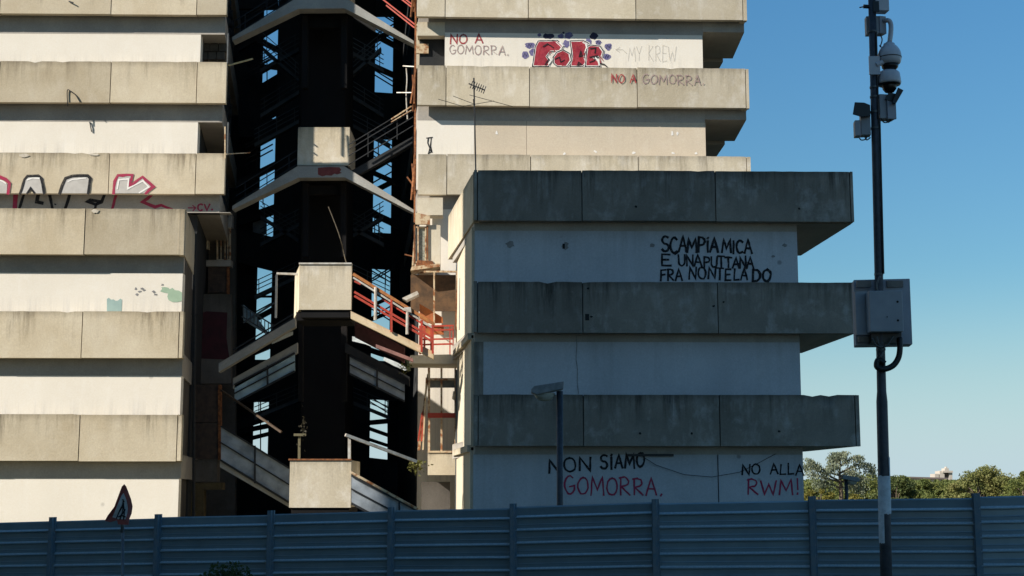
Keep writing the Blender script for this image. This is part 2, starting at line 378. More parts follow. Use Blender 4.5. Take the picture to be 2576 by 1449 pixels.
# ------------------------------------------------------------------ setting: ground
def gz(x, y):
    z = -.55 * max(0, min(1, (6 - x) / 18)) + .0
    k = max(0, min(1, (y - 62) / 60)); k = k * k * (3 - 2 * k)
    return z * (1 - k) - 4.2 * k + .25 * noise.noise(Vector((x * .05, y * .05, 0))) * (1 if y > 14 else .2)
bm = BM(); NX = 72; xs = []; 
for i in range(NX + 1):
    t = i / NX * 2 - 1; xs.append(3500 * math.copysign(abs(t) ** 3.2, t))
g = [[bm.verts.new((x, 40 + y, gz(x, 40 + y))) for x in xs] for y in xs]
for j in range(NX):
    for i in range(NX): face(bm, [g[j][i], g[j][i + 1], g[j + 1][i + 1], g[j + 1][i]])
GRND = plain('dry grass and dirt', (.20, .165, .095), .95, 0, (.13, .125, .055), .4)
o = obj('ground', bm, GRND); o['kind'] = 'structure'
ASPH = plain('asphalt', (.055, .055, .056), .9, 0, (.042, .042, .043), 3)
bm = BM()
gx = [-60 + 4 * i for i in range(31)]
ra = [bm.verts.new((x, -5, gz(x, 2) + .12)) for x in gx]; rb = [bm.verts.new((x, 13.5 - .13 * x, gz(x, 12) + .12)) for x in gx]
for i in range(30): face(bm, [ra[i], ra[i + 1], rb[i + 1], rb[i]])
o = obj('road', bm, ASPH); o['kind'] = 'structure'

# ------------------------------------------------------------------ planes of the facades
LU = plane(300, 43.9, .018); LUw = LU.off(.35)
LB = plane(300, 40.7, .025); LBw = LB.off(.35)
RU = plane(1460, 45.3, .035); RUw = RU.off(.38)
RB = plane(1670, 37.35, .02); RBw = RB.off(.35)
DEP = Vector((-.150, 1.0))                         # the way the blocks run back, in plan
def back(p, d): return Vector((p[0], p[1])) + DEP * d
def backR(p, d): return Vector((p[0], p[1])) + Vector((-.112, 1.0)) * d
def panel(bm, a, b, n, th, z0, z1, chip=.010):
    """precast panel with a slightly worn top edge"""
    L = (b - a).length; k = max(2, int(L / .22)); u0 = random.random() * 60
    zt = []
    for i in range(k + 1):
        c = noise.noise(Vector((a.x * 3 + i * .8, z0 * 2, 1))) * chip
        if random.random() < .04: c -= random.uniform(.01, .05) * (chip / .01)
        zt.append(z1 + c)
    P = [a.lerp(b, i / k) for i in range(k + 1)]
    q = lambda p, z, o: bm.verts.new((p.x - n.x * o, p.y - n.y * o, z))
    fl = [q(p, z0, 0) for p in P]; fh = [q(p, z, 0) for p, z in zip(P, zt)]
    bl = [q(p, z0, th) for p in P]; bh = [q(p, z, th) for p, z in zip(P, zt)]
    for i in range(k):
        ua = u0 + L * i / k; ub = u0 + L * (i + 1) / k
        face(bm, [fl[i], fl[i + 1], fh[i + 1], fh[i]], [(ua, 0), (ub, 0), (ub, 1), (ua, 1)])
        face(bm, [bl[i + 1], bl[i], bh[i], bh[i + 1]], [(ub, 0), (ua, 0), (ua, 1), (ub, 1)])
        face(bm, [fh[i], fh[i + 1], bh[i + 1], bh[i]], [(ua, .97), (ub, .97), (ub, 1), (ua, 1)])
        face(bm, [fl[i + 1], fl[i], bl[i], bl[i + 1]], [(ub, 0), (ua, 0), (ua, .02), (ub, .02)])
    face(bm, [fl[0], fh[0], bh[0], bl[0]], [(0, 0), (0, 1), (th, 1), (th, 0)]); face(bm, [fl[-1], bl[-1], bh[-1], fh[-1]], [(0, 0), (th, 0), (th, 1), (0, 1)])
def band(T, pl, joints, yt, yb, ref, mat, th=.2, gap=.026):
    ym = (yt + yb) / 2; z1 = pl.z(ref, yt); z0 = pl.z(ref, yb)
    P = [pl.xy(x, ym) for x in joints]; d = (P[-1] - P[0]).normalized(); out = []
    for i, (a, b) in enumerate(zip(P, P[1:])):
        bm = BM(); jz = random.uniform(-.012, .012); jo = random.uniform(-.008, .008)
        panel(bm, a + d * gap / 2 + pl.n.xy * jo, b - d * gap / 2 + pl.n.xy * jo, pl.n.xy, th, z0 + jz, z1 + jz); out.append(obj('parapet_panel', bm, mat, T))
        if i:
            bm = BM(); q = a - pl.n.xy * .1; prism(bm, [q - d * .009, q + d * .009, q + d * .009 - pl.n.xy * .05, q - d * .009 - pl.n.xy * .05], z0 + .03, z1 - .03); obj('joint_seal', bm, HOLE, T)
    return z0, z1, out
def side(T, name, a, b, n, th, z0, z1, mat):
    bm = BM(); panel(bm, a, b, n, th, z0, z1); return obj(name, bm, mat, T)

# ================================================================== LEFT TOWER
TL = thing('concrete_tower', 'sunlit left concrete tower block with silver letters on its parapets', 'apartment tower', (-13, 46, -.3))
TLX = -720
zl = {}
PITCH = LU.z(300, 155) - LU.z(300, 385)
lv = [('A', -77, 36, [TLX, 2, 281, 496, 572]), ('B', 155, 258, [TLX, -2, 278, 495, 570]), ('C', 385, 487, [TLX, -6, 274, 492, 566])]
for k, yt, yb, J in lv: zl[k] = band(TL, LU, J, yt, yb, 300, CONC)
for e in range(1, 4):                              # storeys above the picture
    z0, z1, _ = zl['A']
    bm = BM(); a = LU.xy(TLX, -20); b = LU.xy(573, -20); panel(bm, a, b, LU.n.xy, .2, z0 + PITCH * e, z1 + PITCH * e); obj('parapet_panel', bm, CONC, TL)
LUend = LU.xy(568, 200); LUwall = LUw.xy(500.5, 240); LUleft = LUw.xy(TLX, 200)
Hs = LU.z(300, 36) - LU.z(300, 62)                 # visible depth of the slab edge beam
for k, (z0, z1, _) in list(zl.items()) + [('X%d' % e, (zl['A'][0] + PITCH * e, zl['A'][1] + PITCH * e, 0)) for e in (1, 2, 3)]:
    e0 = LUend + (LUw.xy(300, 200) - LU.xy(300, 200)) + Vector((-.05, 0))
    bm = BM(); prism(bm, [LUleft + LUw.n.xy * .004, e0 + LUw.n.xy * .004, back(e0, 10), back(LUleft, 14)], z0 - .55, z0 + .24); obj('floor_slab', bm, SLABM, TL)
    # side rail of the access gallery
    bm = BM()
    for q in range(5): bar(bm, (*back(e0, .4 + q * 1.1), z0 + .24), (*back(e0, .4 + q * 1.1), z1 + .05), .05)
    for h in (.35, .7, 1.0): bar(bm, (*back(e0, .3), z0 + .24 + h), (*back(e0, 5.0), z0 + .24 + h), .035)
    obj('gallery_railing', bm, DARKST, TL)
def wall_L(name, zlo, zhi, mat=WHITE):
    bm = BM(); a, b = LUleft, LUwall; n = LUw.n.xy; prism(bm, [a, b, b - n * .35, a - n * .35], zlo, zhi); return obj(name, bm, mat, TL)
wAB = wall_L('wall', zl['B'][0] + .24, zl['A'][0] - .55)
wBC = wall_L('wall', zl['C'][0] + .24, zl['B'][0] - .55)
wC = None
for e in range(0, 3): wall_L('wall', zl['A'][0] + .24 + PITCH * e, zl['A'][0] - .55 + PITCH * (e + 1))
# body behind the walls with the inner side that faces the stair well
zTop = at(800, -75, 66).z
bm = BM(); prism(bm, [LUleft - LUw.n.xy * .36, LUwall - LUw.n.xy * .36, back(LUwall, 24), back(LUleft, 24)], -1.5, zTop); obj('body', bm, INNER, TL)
# inner recess: low wall, blocks and bars at the open corners
for (y0, y1, k) in ((87, 150, 'A'), (312, 382, 'B')):
    bm = BM(); pl = LUw.off(.9)
    for r in range(3):
        for c in range(3):
            quadbox(bm, pl, rect(pl, 503 + c * 21 + (r % 2) * 5, y0 + r * (y1 - y0) / 3 + 1, 522 + c * 21 + (r % 2) * 5, y0 + (r + 1) * (y1 - y0) / 3 - 1), .2)
    if k == 'A': obj('infill_wall', bm, INGREY, TL)
    else: bm.free()
    bm = BM(); tube(bm, [LU.at(570, y0 - 10, -.3), LU.at(568, y1 + 3, -.3)], .03, 6); obj('downpipe', bm, GREYST, TL)
# wire ends and hooks left on the panels
bm = BM(); tube(bm, curve([LU.at(171, 268, .03), LU.at(170, 229, .035), LU.at(178, 230, .035), LU.at(191, 240, .035), LU.at(202, 258, .03)], 4), .016, 5); obj('wire_hook', bm, DARKST, TL)
bm = BM(); tube(bm, [LUw.at(226, 307, .025), LUw.at(229, 320, .04), LUw.at(231, 332, .025)], .018, 5); obj('wire_hook', bm, DARKST, TL)
bm = BM(); tube(bm, [LU.at(174, 4, .03), LU.at(186, 9, .07)], .022, 5); obj('wire_hook', bm, DARKST, TL)
bm = BM(); bar(bm, LU.at(572, 160, -.2), LU.at(628, 134, -.6), .05); obj('loose_lath', bm, plain('yellow wooden lath', (.55, .42, .2)), TL)
bm = BM(); bar(bm, LU.at(566, 384, -.2), LU.at(622, 373, -.6), .03); bar(bm, LU.at(567, 320, .06), LU.at(567, 400, .06), .04); obj('loose_lath', bm, RUSTY_PAINT, TL)

# ------- lower block of the left tower
BL = [TLX, -10, 213, 456, 465]; zb = []
for (yt, yb, J) in ((525, 640, [TLX, -20, 213, 455, 465]), (783, 900, [TLX, -26, 206, 450, 461]), (1043, 1160, [TLX, -30, 199, 445, 457])):
    zb.append(band(TL, LB, J, yt, yb, 250, CONC))
LBleft = LBw.xy(TLX, 800)
ww = []
for i, ym in enumerate((712, 972, 1240)):
    zhi = zb[i][0] - .5; zlo = zb[i + 1][0] + .2 if i < 2 else -1.6
    b = LBw.xy((459, 455, 449)[i], ym); n = LBw.n.xy
    bm = BM(); prism(bm, [LBleft, b, b - n * .35, LBleft - n * .35], zlo, zhi); ww.append(obj('wall', bm, WHITE, TL))
    e0 = LBw.xy((461, 457, 453)[i], ym)
    bm = BM(); prism(bm, [LBleft + n * .004, e0 + n * .004, back(e0, 8.5 if i else 9.3), back(LBleft, 8)], zhi, zb[i][0] + .2); obj('floor_slab', bm, SLABM, TL)
zbT = LUw.z(300, 524)
bS = LBw.xy(462, 900)
bm = BM(); n = LBw.n.xy; prism(bm, [LBleft - n * .36, LBw.xy(452, 900) - n * .36, back(LBw.xy(452, 900), 9), back(LBleft, 9)], -1.5, zb[0][0] - .01); obj('body', bm, INGREY, TL)
bm = BM(); prism(bm, [LBleft - n * .4, LB.xy(459, 600) - n * .4, back(LB.xy(459, 600), 9), back(LBleft, 9)], zb[0][0] + .2, zb[0][0] + .3); obj('terrace_floor', bm, SLABM, TL)
for i, (x, y, rx, ry) in enumerate(((62, 391, 14, 4), (238, 389, 11, 3), (240, 531, 9, 5))):
    bm = BM(); patch(bm, LU if i < 2 else LB, blob(x, y, rx, ry, 12, .3), .014); obj('chipped_edge', bm, plain('broken concrete', (.62, .56, .46), .95) if i == 0 else bpy.data.materials['broken concrete'], TL)
# returns of the parapets
a = LB.xy(465, 600); b = at(517, 700, 50.4).xy; nn = Vector((b.y - a.y, -(b.x - a.x))).normalized()
side(TL, 'side_parapet', a - LB.n.xy * .02, b, nn, .18, zb[0][0], zb[0][1], CONC)
for i, dd in ((1, .55), (2, .55)):
    a = LB.xy((461, 457)[i - 1], (840, 1100)[i - 1]); b = back(a, dd); nn = Vector((b.y - a.y, -(b.x - a.x))).normalized()
    side(TL, 'side_parapet', a - LB.n.xy * .21, b, nn, .18, zb[i][0], zb[i][1], CONC)
# wall of the upper tower seen above the terrace parapet (carries the painted letters)
bm = BM(); a, b = LUleft, LUw.xy(580, 520); n = LUw.n.xy
prism(bm, [a, b, b - n * .35, a - n * .35], zbT - .12, zl['C'][0] - .55); wC = obj('wall', bm, SLABM, TL)
# recessed inner corner beside the stair well
PI_ = Plane(0, 50.6, 0)
bm = BM(); quadbox(bm, PI_, rect(PI_, 470, 530, 592, 1320), .3); obj('inner_wall', bm, INGREY, TL)
bm = BM(); quadbox(bm, Plane(0, 49.9, 0), rect(0, 474, 536, 501, 622), .1); c = obj('white_panel', bm, WHITE, TL)
bm = BM(); patch(bm, Plane(0, 49.9, 0), blob(486, 563, 9, 8, 12, .1), .006); obj('paint_patch', bm, plain('green spray paint', (.10, .33, .08)), c)
P49 = Plane(0, 49.4, 0)
bm = BM(); quadbox(bm, P49, rect(0, 508, 540, 524, 626), .25); obj('pilaster', bm, CONC, TL)
bm = BM(); quadbox(bm, P49, rect(0, 522, 540, 584, 572), .3); quadbox(bm, P49, rect(0, 520, 655, 582, 671), .4, .1); obj('lintel', bm, SLABM, TL)
bm = BM()
for x in (547, 556, 566, 573, 579): bar(bm, P49.at(x, 573), P49.at(x, 655), .05 if x in (547, 579) else .03)
for y in (574, 654): bar(bm, P49.at(546, y), P49.at(580, y), .05)
obj('window_bars', bm, RUSTY_PAINT, TL)
bm = BM(); quadbox(bm, P49, rect(0, 523, 672, 574, 736), .2); 
o = obj('balcony_panel', bm, BRICKD, TL)
bm = BM(); quadbox(bm, P49, rect(0, 571, 672, 577, 740), .12, .05); obj('rusty_post', bm, RUST, TL)
P48 = Plane(0, 48.6, 0)
bm = BM(); quadbox(bm, P48, rect(0, 492, 740, 582, 965), .2); c = obj('inner_wall', bm, INGREY, TL)
bm = BM(); patch(bm, P48, [(500, 790), (520, 783), (572, 786), (570, 850), (578, 905), (505, 902), (494, 850)], .006); obj('graffiti', bm, MAGP, c)
P46 = Plane(0, 46.0, 0)
bm = BM(); quadbox(bm, P46, rect(0, 476, 968, 550, 1062), .3); quadbox(bm, P46, rect(0, 478, 1066, 548, 1154), .3); obj('metal_shutter', bm, BRICKD, TL)
bm = BM(); quadbox(bm, P46, rect(0, 549, 968, 556, 1156), .2, .04); obj('rusty_post', bm, RUST, TL)
bm = BM(); quadbox(bm, P46, rect(0, 476, 1156, 546, 1212), .5, .02); obj('balcony_panel', bm, INGREY, TL)
bm = BM(); quadbox(bm, P46, rect(0, 474, 1214, 512, 1330), .4); quadbox(bm, P46, rect(0, 512, 1214, 560, 1232), .4); obj('arch_pier', bm, plain('ochre plaster', (.13, .10, .05), .9), TL)
bm = BM(); tube(bm, [at(489, 720, 44), at(487, 1300, 44)], .05, 6); tube(bm, [at(482, 790, 44), at(500, 792, 44)], .03, 5); obj('downpipe', bm, DARKST, TL)

# painted letters of the left tower
bm = BM(); mats = [SILV, BLACKP, REDS2, WHITEP]
def piece(pl, pts, wpx, fill, line, o):
    P = curve([(*p, 0) for p in pts], 3); P = [(p.x, p.y) for p in P]
    if fill is not None: patch(bm, pl, P, o, fill)
    ribbon(bm, pl, P, wpx, o + .003, line)
s = lambda L: [(x / 2.7357, y / 2.7357) for x, y in L]
def poly(pl, pts, o, mi): patch(bm, pl, s(pts), o, mi)
def line(pl, pts, wd, o, mi): ribbon(bm, pl, s(pts), wd / 2.7357, o, mi)
yb_ = 1331
poly(LU, [(-40, yb_), (-40, 1230), (10, 1240), (50, 1265), (48, yb_)], .012, 0); line(LU, [(-60, 1215), (0, 1218), (40, 1235), (66, 1262), (56, yb_)], 22, .016, 2)
line(LU, [(-30, 1235), (20, 1248), (40, 1262)], 9, .019, 3)
poly(LU, [(140, yb_), (172, 1232), (190, 1216), (265, 1216), (285, 1232), (303, yb_), (240, yb_), (212, 1296), (188, yb_)], .012, 0)
line(LU, [(140, yb_), (170, 1235), (190, 1212), (265, 1210), (286, 1230), (304, yb_)], 19, .016, 1); line(LU, [(188, yb_), (212, 1296), (240, yb_)], 14, .0165, 1); line(LU, [(190, 1238), (225, 1226), (270, 1228)], 10, .019, 3)
poly(LU, [(410, yb_), (455, 1228), (480, 1218), (600, 1216), (620, 1235), (608, yb_)], .012, 0)
line(LU, [(412, yb_), (428, 1280), (452, 1228), (500, 1212), (605, 1210), (622, 1228), (608, yb_)], 20, .016, 1); line(LU, [(470, 1250), (500, 1236), (590, 1226)], 9, .019, 3)
poly(LU, [(785, yb_), (800, 1225), (820, 1210), (905, 1212), (890, 1280), (985, 1222), (1050, 1285), (1000, yb_)], .012, 0)
line(LU, [(782, yb_), (790, 1250), (812, 1207), (912, 1205), (893, 1278), (982, 1218), (1056, 1285), (1005, yb_)], 20, .016, 2); line(LU, [(808, 1300), (818, 1238), (885, 1232), (880, 1300), (985, 1245), (1025, 1288), (960, yb_ - 4)], 10, .019, 3)
g1 = obj('graffiti', bm, mats, zl['C'][2][1], 'silver block letters outlined in black and crimson')
bm = BM(); bm_w = bm
for pts, wd, mi in (([(108, 1345), (102, 1440)], 30, 2), ([(165, 1340), (132, 1440)], 18, 1), ([(262, 1345), (254, 1390), (290, 1398)], 26, 1), ([(342, 1340), (362, 1440)], 20, 1), ([(480, 1340), (448, 1440)], 22, 1),
                    ([(718, 1345), (700, 1390), (660, 1408), (602, 1388), (622, 1376), (690, 1388)], 22, 1), ([(660, 1405), (655, 1440)], 18, 1), ([(800, 1340), (772, 1440)], 20, 2), ([(1040, 1345), (982, 1390), (1068, 1425), (1110, 1412), (1180, 1440)], 20, 2), ([(378, 1405), (384, 1408)], 10, 1)):
    ribbon(bm, LUw, s(pts), wd / 2.7357, .008 + random.random() * .004, mi)
letters(bm, LUw, 'CV.', 497, 536, 530, 528, 16, 4, .008, 2); ribbon(bm, LUw, [(474, 523), (492, 523)], 3, .008, 2); ribbon(bm, LUw, [(485, 517), (492, 523), (486, 530)], 3, .009, 2)
obj('graffiti', bm, mats, wC, 'lower half of the block letters and a small red CV tag')
bm = BM()
patch(bm, LBw, [(269, 783), (269, 752), (274, 749), (279, 754), (286, 753), (291, 757), (297, 756), (303, 751), (307, 754), (306, 783)], .006, 0)
patch(bm, LBw, [(403, 733), (408, 727), (406, 723), (415, 722), (424, 724), (427, 728), (434, 724), (440, 730), (450, 731), (458, 736), (458, 757), (447, 760), (434, 760), (424, 755), (421, 746), (423, 738), (412, 736)], .006, 1)
for x, y in ((342, 727), (352, 733), (357, 726), (362, 730), (387, 734), (345, 741), (391, 741), (409, 716)): patch(bm, LBw, blob(x, y, 4, 3, 8, .5), .006, 2)
obj('bare_patch', bm, [TEALP, GREENP, SMUDGE], ww[0], 'green and teal patches of older paint')

# ================================================================== RIGHT TOWER
TR = thing('concrete_tower', 'right concrete tower block with wing in blue shade and protest slogans', 'apartment tower', (3, 46, 0))
zr = {}
PITR = RU.z(1460, 171) - RU.z(1460, 392)
for k, yt, yb, J in (('A', -62, 46, [1048, 1120, 1329, 1599, 1868, 1879]), ('B', 169, 268, [1049, 1122, 1332, 1603, 1876, 1885]), ('C', 391, 492, [1051, 1124, 1335, 1606, 1879, 1890])):
    zr[k] = band(TR, RU, J, yt, yb, 1460, CONC_R)
for e in range(1, 4):
    bm = BM(); panel(bm, RU.xy(1048, 0), RU.xy(1876, 0), RU.n.xy, .2, zr['A'][0] + PITR * e, zr['A'][1] + PITR * e); obj('parapet_panel', bm, CONC_R, TR)
RUl = RUw.xy(1052, 250); RUr = RUw.xy(1771.5, 240); n = RUw.n.xy
levels = list(zr.items()) + [('X%d' % e, (zr['A'][0] + PITR * e, zr['A'][1] + PITR * e, 0)) for e in (1, 2, 3)]
for k, (z0, z1, _) in levels:
    a = RUl; b = RU.xy(1878, 200) - n * .38
    bm = BM(); prism(bm, [a + n * .004, RUr + n * .004, backR(RUr, 12), backR(a, 12)], z0 - .42, z0 + .24); obj('floor_slab', bm, SLABM, TR)
    # side gallery: soffit and parapet running back
    c = RU.xy(1881, 200); b2 = Vector((c.x + .05, c.y + 3.3))
    bm = BM(); prism(bm, [RUr + n * .003 + Vector((.003, 0)), c - n * .383, b2, Vector((RUr.x + .05, b2.y))], z0 - .3, z0 + .2); obj('gallery_slab', bm, SLABM, TR)
    side(TR, 'side_parapet', c - n * .205, b2, Vector((1, 0)), .18, z0 + .003, z1, CONC_R)
    bm = BM(); prism(bm, [Vector((RUr.x, b2.y + .01)), Vector((b2.x - .35, b2.y + .01)), Vector((b2.x - .42, b2.y + 4)), Vector((RUr.x, b2.y + 4))], z0 - .42, z0 + .9); obj('gallery_slab', bm, SLABM, TR)
def wall_R(zlo, zhi, x0, x1, mat):
    a = RUw.xy(x0, 250); b = RUw.xy(x1, 250)
    bm = BM(); prism(bm, [a, b, b - n * .35, a - n * .35], zlo, zhi); return obj('wall', bm, mat, TR)
rAB = wall_R(zr['B'][0] + .24, zr['A'][0] - .42, 1118, 1770, WHITE)
rBC1 = wall_R(zr['C'][0] + .24, zr['B'][0] - .42, 1049, 1193, WHITE)
rBC2 = wall_R(zr['C'][0] + .24, zr['B'][0] - .42, 1193.4, 1324, BEIGE)
rBC3 = wall_R(zr['C'][0] + .24, zr['B'][0] - .42, 1324.8, 1773, BEIGE)
for e in range(0, 3): wall_R(zr['A'][0] + .24 + PITR * e, zr['A'][0] - .42 + PITR * (e + 1), 1052, 1770, WHITE)
# recessed corner beside the stair well, upper floor
bm = BM(); quadbox(bm, RUw, rect(0, 1050, 56, 1119, 90), .5, .02); obj('corner_beam', bm, CREAM, TR)
bm = BM(); quadbox(bm, RUw.off(.5), rect(0, 1046, 60, 1118, 172), .2); obj('wall', bm, CREAM, TR)
bm = BM(); quadbox(bm, RUw.off(.3), rect(0, 1047, 110, 1078, 134), .1); obj('metal_plate', bm, RUSTY_PAINT, TR)
# low wall and stair-side wall down to the ground
bm = BM(); a = RUw.xy(1052, 900); b = RUw.xy(1215, 900); prism(bm, [a, b, b - n * .35, a - n * .35], -1.5, zr['C'][0] - .42); obj('wall', bm, WHITE, TR)
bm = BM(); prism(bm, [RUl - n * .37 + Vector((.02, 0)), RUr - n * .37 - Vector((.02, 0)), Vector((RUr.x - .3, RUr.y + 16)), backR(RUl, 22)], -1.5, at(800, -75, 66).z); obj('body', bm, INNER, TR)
# scrawl on the white corner panel
bm = BM(); cv = lambda L: [((1450 + x / 1.9815) / 1.416, y / 2.8058) for x, y in L]
for L in ([(138, 975), (178, 970)], [(150, 975), (146, 1010), (160, 1045), (152, 1080)], [(170, 978), (165, 1030), (176, 1075)], [(150, 1085), (172, 1070), (160, 1055)]): ribbon(bm, RUw, cv(L), 3, .006 + random.random() * .003, 0)
obj('graffiti', bm, BLACKP, rBC1, 'small black scrawl')
# slogans on the white wall
bm = BM(); letters(bm, RUw, 'NO A', 1132, 1214, 110, 107, 23, 3.8, .006, 0)
letters(bm, RUw, 'GOMORRA.', 1131, 1280, 135, 139, 22, 2.6, .006, 1)
obj('graffiti', bm, [REDS, MAUVE], rAB, 'hand painted words NO A GOMORRA in red and mauve')
bm = BM(); letters(bm, RUw, 'MY KREW', 1580, 1700, 152, 156, 36, 1.6, .006, 0, jit=.12); obj('graffiti', bm, FAINT, rAB, 'faint grey pencil thin tag'); bm = BM(); ribbon(bm, RUw, cv([(1550, 378), (1520, 350), (1475, 350)]), 2, .006, 0); ribbon(bm, RUw, cv([(1500, 335), (1472, 350), (1498, 368)]), 2, .007, 0)
obj('graffiti', bm, FAINT, rAB, 'faint grey arrow')
for pn, txt, x0, x1, y0, y1, h, wd, m in ((2, 'NO A', 1538, 1599, 208, 207, 21, 3.2, REDS), (3, 'GOMORRA.', 1615, 1772, 211, 214, 23, 3.0, MAUVE)):
    bm = BM(); letters(bm, RU, txt, x0, x1, y0, y1, h, wd, .016, 0); obj('graffiti', bm, m, zr['B'][2][pn], 'hand painted word ' + txt.strip('.'))
# the red bubble piece
bm = BM(); mats = [PINK, BLACKP, WHITEP, PURP, NAVY, REDS]
for cx, cy, rx, ry, mi in ((935, 247, 14, 12, 3), (1000, 255, 40, 20, 4), (1085, 255, 20, 16, 3), (1140, 250, 30, 22, 3), (1318, 255, 28, 24, 4), (1420, 330, 26, 26, 3), (870, 320, 40, 22, 3), (835, 388, 26, 30, 3), (1410, 400, 30, 20, 3), (1350, 300, 22, 18, 3), (1280, 300, 24, 30, 3), (885, 370, 24, 26, 3), (1125, 310, 26, 26, 3), (1104, 232, 8, 8, 4)):
    patch(bm, RUw, cv(blob(cx, cy, rx, ry, 14, .2)), .005 + random.random() * .001, mi)
for cx, cy in ((835, 388), (1420, 330), (1410, 400), (865, 320), (1350, 300)):
    ribbon(bm, RUw, cv([(cx - 14, cy + 12), (cx - 4, cy - 12), (cx + 6, cy + 10), (cx + 14, cy - 10)]), 1.5, .0072, 4)
E1 = [(885, 470), (905, 330), (925, 290), (1060, 285), (1105, 325), (1085, 362), (1010, 365), (985, 400), (1010, 430), (1000, 470)]
O1 = [(1030, 405), (1055, 370), (1100, 352), (1150, 380), (1160, 430), (1130, 470), (1060, 470), (1035, 450)]
E2 = [(1150, 470), (1165, 400), (1150, 290), (1240, 285), (1280, 305), (1262, 355), (1250, 400), (1268, 440), (1240, 470)]
E3 = [(1258, 470), (1270, 330), (1290, 318), (1360, 325), (1385, 360), (1375, 400), (1318, 408), (1350, 430), (1362, 470)]
for i, L in enumerate((E1, E2, E3, O1)):
    o_ = .008 + i * .003
    patch(bm, RUw, cv([(x, y) for x, y in L]), o_, 0)
    ribbon(bm, RUw, cv(L + L[:1]), 5, o_ + .0006, 2); ribbon(bm, RUw, cv(L + L[:1]), 2.6, o_ + .0012, 1)
    cx = sum(x for x, y in L) / len(L); cy = sum(y for x, y in L) / len(L)
    ribbon(bm, RUw, cv([(cx + (x - cx) * .62, cy + (y - cy) * .62) for x, y in L[:6]]), 3.0, o_ + .0006, 5)
    for q in range(5):
        ax = cx + random.uniform(-35, 35); ay = cy + random.uniform(-50, 40); ribbon(bm, RUw, cv([(ax, ay), (ax + random.uniform(-26, 26), ay + random.uniform(10, 40))]), 2.4, o_ + .0018 + q * .0001, 5)
    ribbon(bm, RUw, cv([(cx + (x - cx) * .82 + 4, cy + (y - cy) * .84) for x, y in L[3:6]]), 2.2, o_ + .0024, 2)
for L in ([(985, 400), (1000, 420), (985, 440), (975, 458)], [(1215, 400), (1225, 360), (1235, 395), (1215, 400)], [(1290, 405), (1340, 395), (1320, 430), (1290, 440)], [(1210, 440), (1230, 455), (1200, 462), (1212, 440)], [(1362, 450), (1390, 455), (1410, 472)], [(1045, 420), (1075, 405), (1085, 440), (1110, 425)], [(1295, 345), (1330, 340), (1325, 375)], [(960, 330), (990, 310), (1030, 335)]): ribbon(bm, RUw, cv(L), 3.0, .021 + random.random() * .002, 1)
for L in ([(1000, 405), (1018, 425), (1000, 450)], [(1330, 410), (1352, 432), (1355, 460)], [(1080, 300), (1098, 325)], [(1262, 312), (1268, 340)]): ribbon(bm, RUw, cv(L), 4, .0235, 2)
obj('graffiti', bm, mats, rAB, 'red bubble letter graffiti piece with black outlines and violet dots')
bm = BM(); poly_w = [(cv([(x, 1095)])[0][0]) for x in (1110, 1330, 1600, 1875, 2040)]
for x, y in zip(poly_w, (1085, 1070, 1078, 1080, 1082)):
    patch(bm, RUw, blob(x, y / 2.8058, 4, 3, 9, .5), .006)
for cx, cy in ((632, 940), (1870, 940), (1905, 940)): patch(bm, RUw, cv(blob(cx, cy, 10, 13, 8, .6)), .006)
obj('bare_patch', bm, WHITEP, rBC3)

# ------- projecting wing in the shade
zw = []
for yt, yb, J in ((430, 556, [1191, 1201, 1464, 1800, 2139, 2148]), (709, 837, [1190, 1201, 1466, 1806, 2146, 2152]), (993, 1122, [1190, 1203, 1468, 1811, 2152, 2164])):
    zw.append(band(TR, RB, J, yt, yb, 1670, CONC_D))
n = RBw.n.xy; WR = (2006, 2013, 2022); WLft = (1194, 1216, 1190); wv = []
for i, ym in enumerate((632, 915, 1230)):
    zhi = zw[i][0] - .22; zlo = zw[i + 1][0] + .22 if i < 2 else -1.2
    a = RBw.xy(WLft[i], ym); b = RBw.xy(WR[i], ym); ai = RBw.xy(1193, ym)
    if i == 1:
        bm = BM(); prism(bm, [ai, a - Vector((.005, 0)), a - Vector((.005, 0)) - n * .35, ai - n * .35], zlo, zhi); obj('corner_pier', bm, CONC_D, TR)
    if i == 2:
        mjt = RBw.xy(1806, ym)
        bm = BM(); prism(bm, [a, mjt, mjt - n * .35, a - n * .35], zlo, zhi); wv.append(obj('wall', bm, WHITE_SHADE, TR)); a = mjt + Vector((.03, 0))
    bm = BM(); prism(bm, [a, b, b - n * .35, a - n * .35], zlo, zhi); wv.append(obj('wall', bm, WHITE_SHADE, TR))
    bm = BM(); prism(bm, [ai + n * .004, b + n * .004, back(b, 5.5), back(ai, 5.5)], zhi, zw[i][0] + .22); obj('floor_slab', bm, SLABM, TR)
    c = RB.xy((2147, 2151, 2162)[i], ym - 150); b2 = Vector((c.x - .32, c.y + 5.6))
    bm = BM(); prism(bm, [b + n * .003 + Vector((.003, 0)), c - n * .353, b2, Vector((b.x + .004, b2.y))], zw[i][0] - .0, zw[i][0] + .2); obj('gallery_slab', bm, SLABM, TR)
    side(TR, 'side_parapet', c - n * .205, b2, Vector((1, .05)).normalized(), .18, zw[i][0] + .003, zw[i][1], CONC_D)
    # left return
    if i: continue
    a = RB.xy(1190.5, ym - 130); b = at((1127, 1162, 1163)[i], (640, 850, 1100)[i], (43.8, 40.2, 40.2)[i]).xy; nn = Vector((-(b.y - a.y), b.x - a.x)).normalized()
    side(TR, 'side_parapet', b, a - n * .21, nn, .18, zw[i][0], zw[i][1], CONC_R)
bm = BM(); a = RBw.xy(1196, 900); b = RBw.xy(2004, 900); prism(bm, [a - n * .36, b - n * .36, Vector((b.x, b.y + 7)), Vector((at(1165, 900, 44.6).x, 44.6))], -1.2, zw[0][0] - .01); obj('body', bm, SLABM, TR)
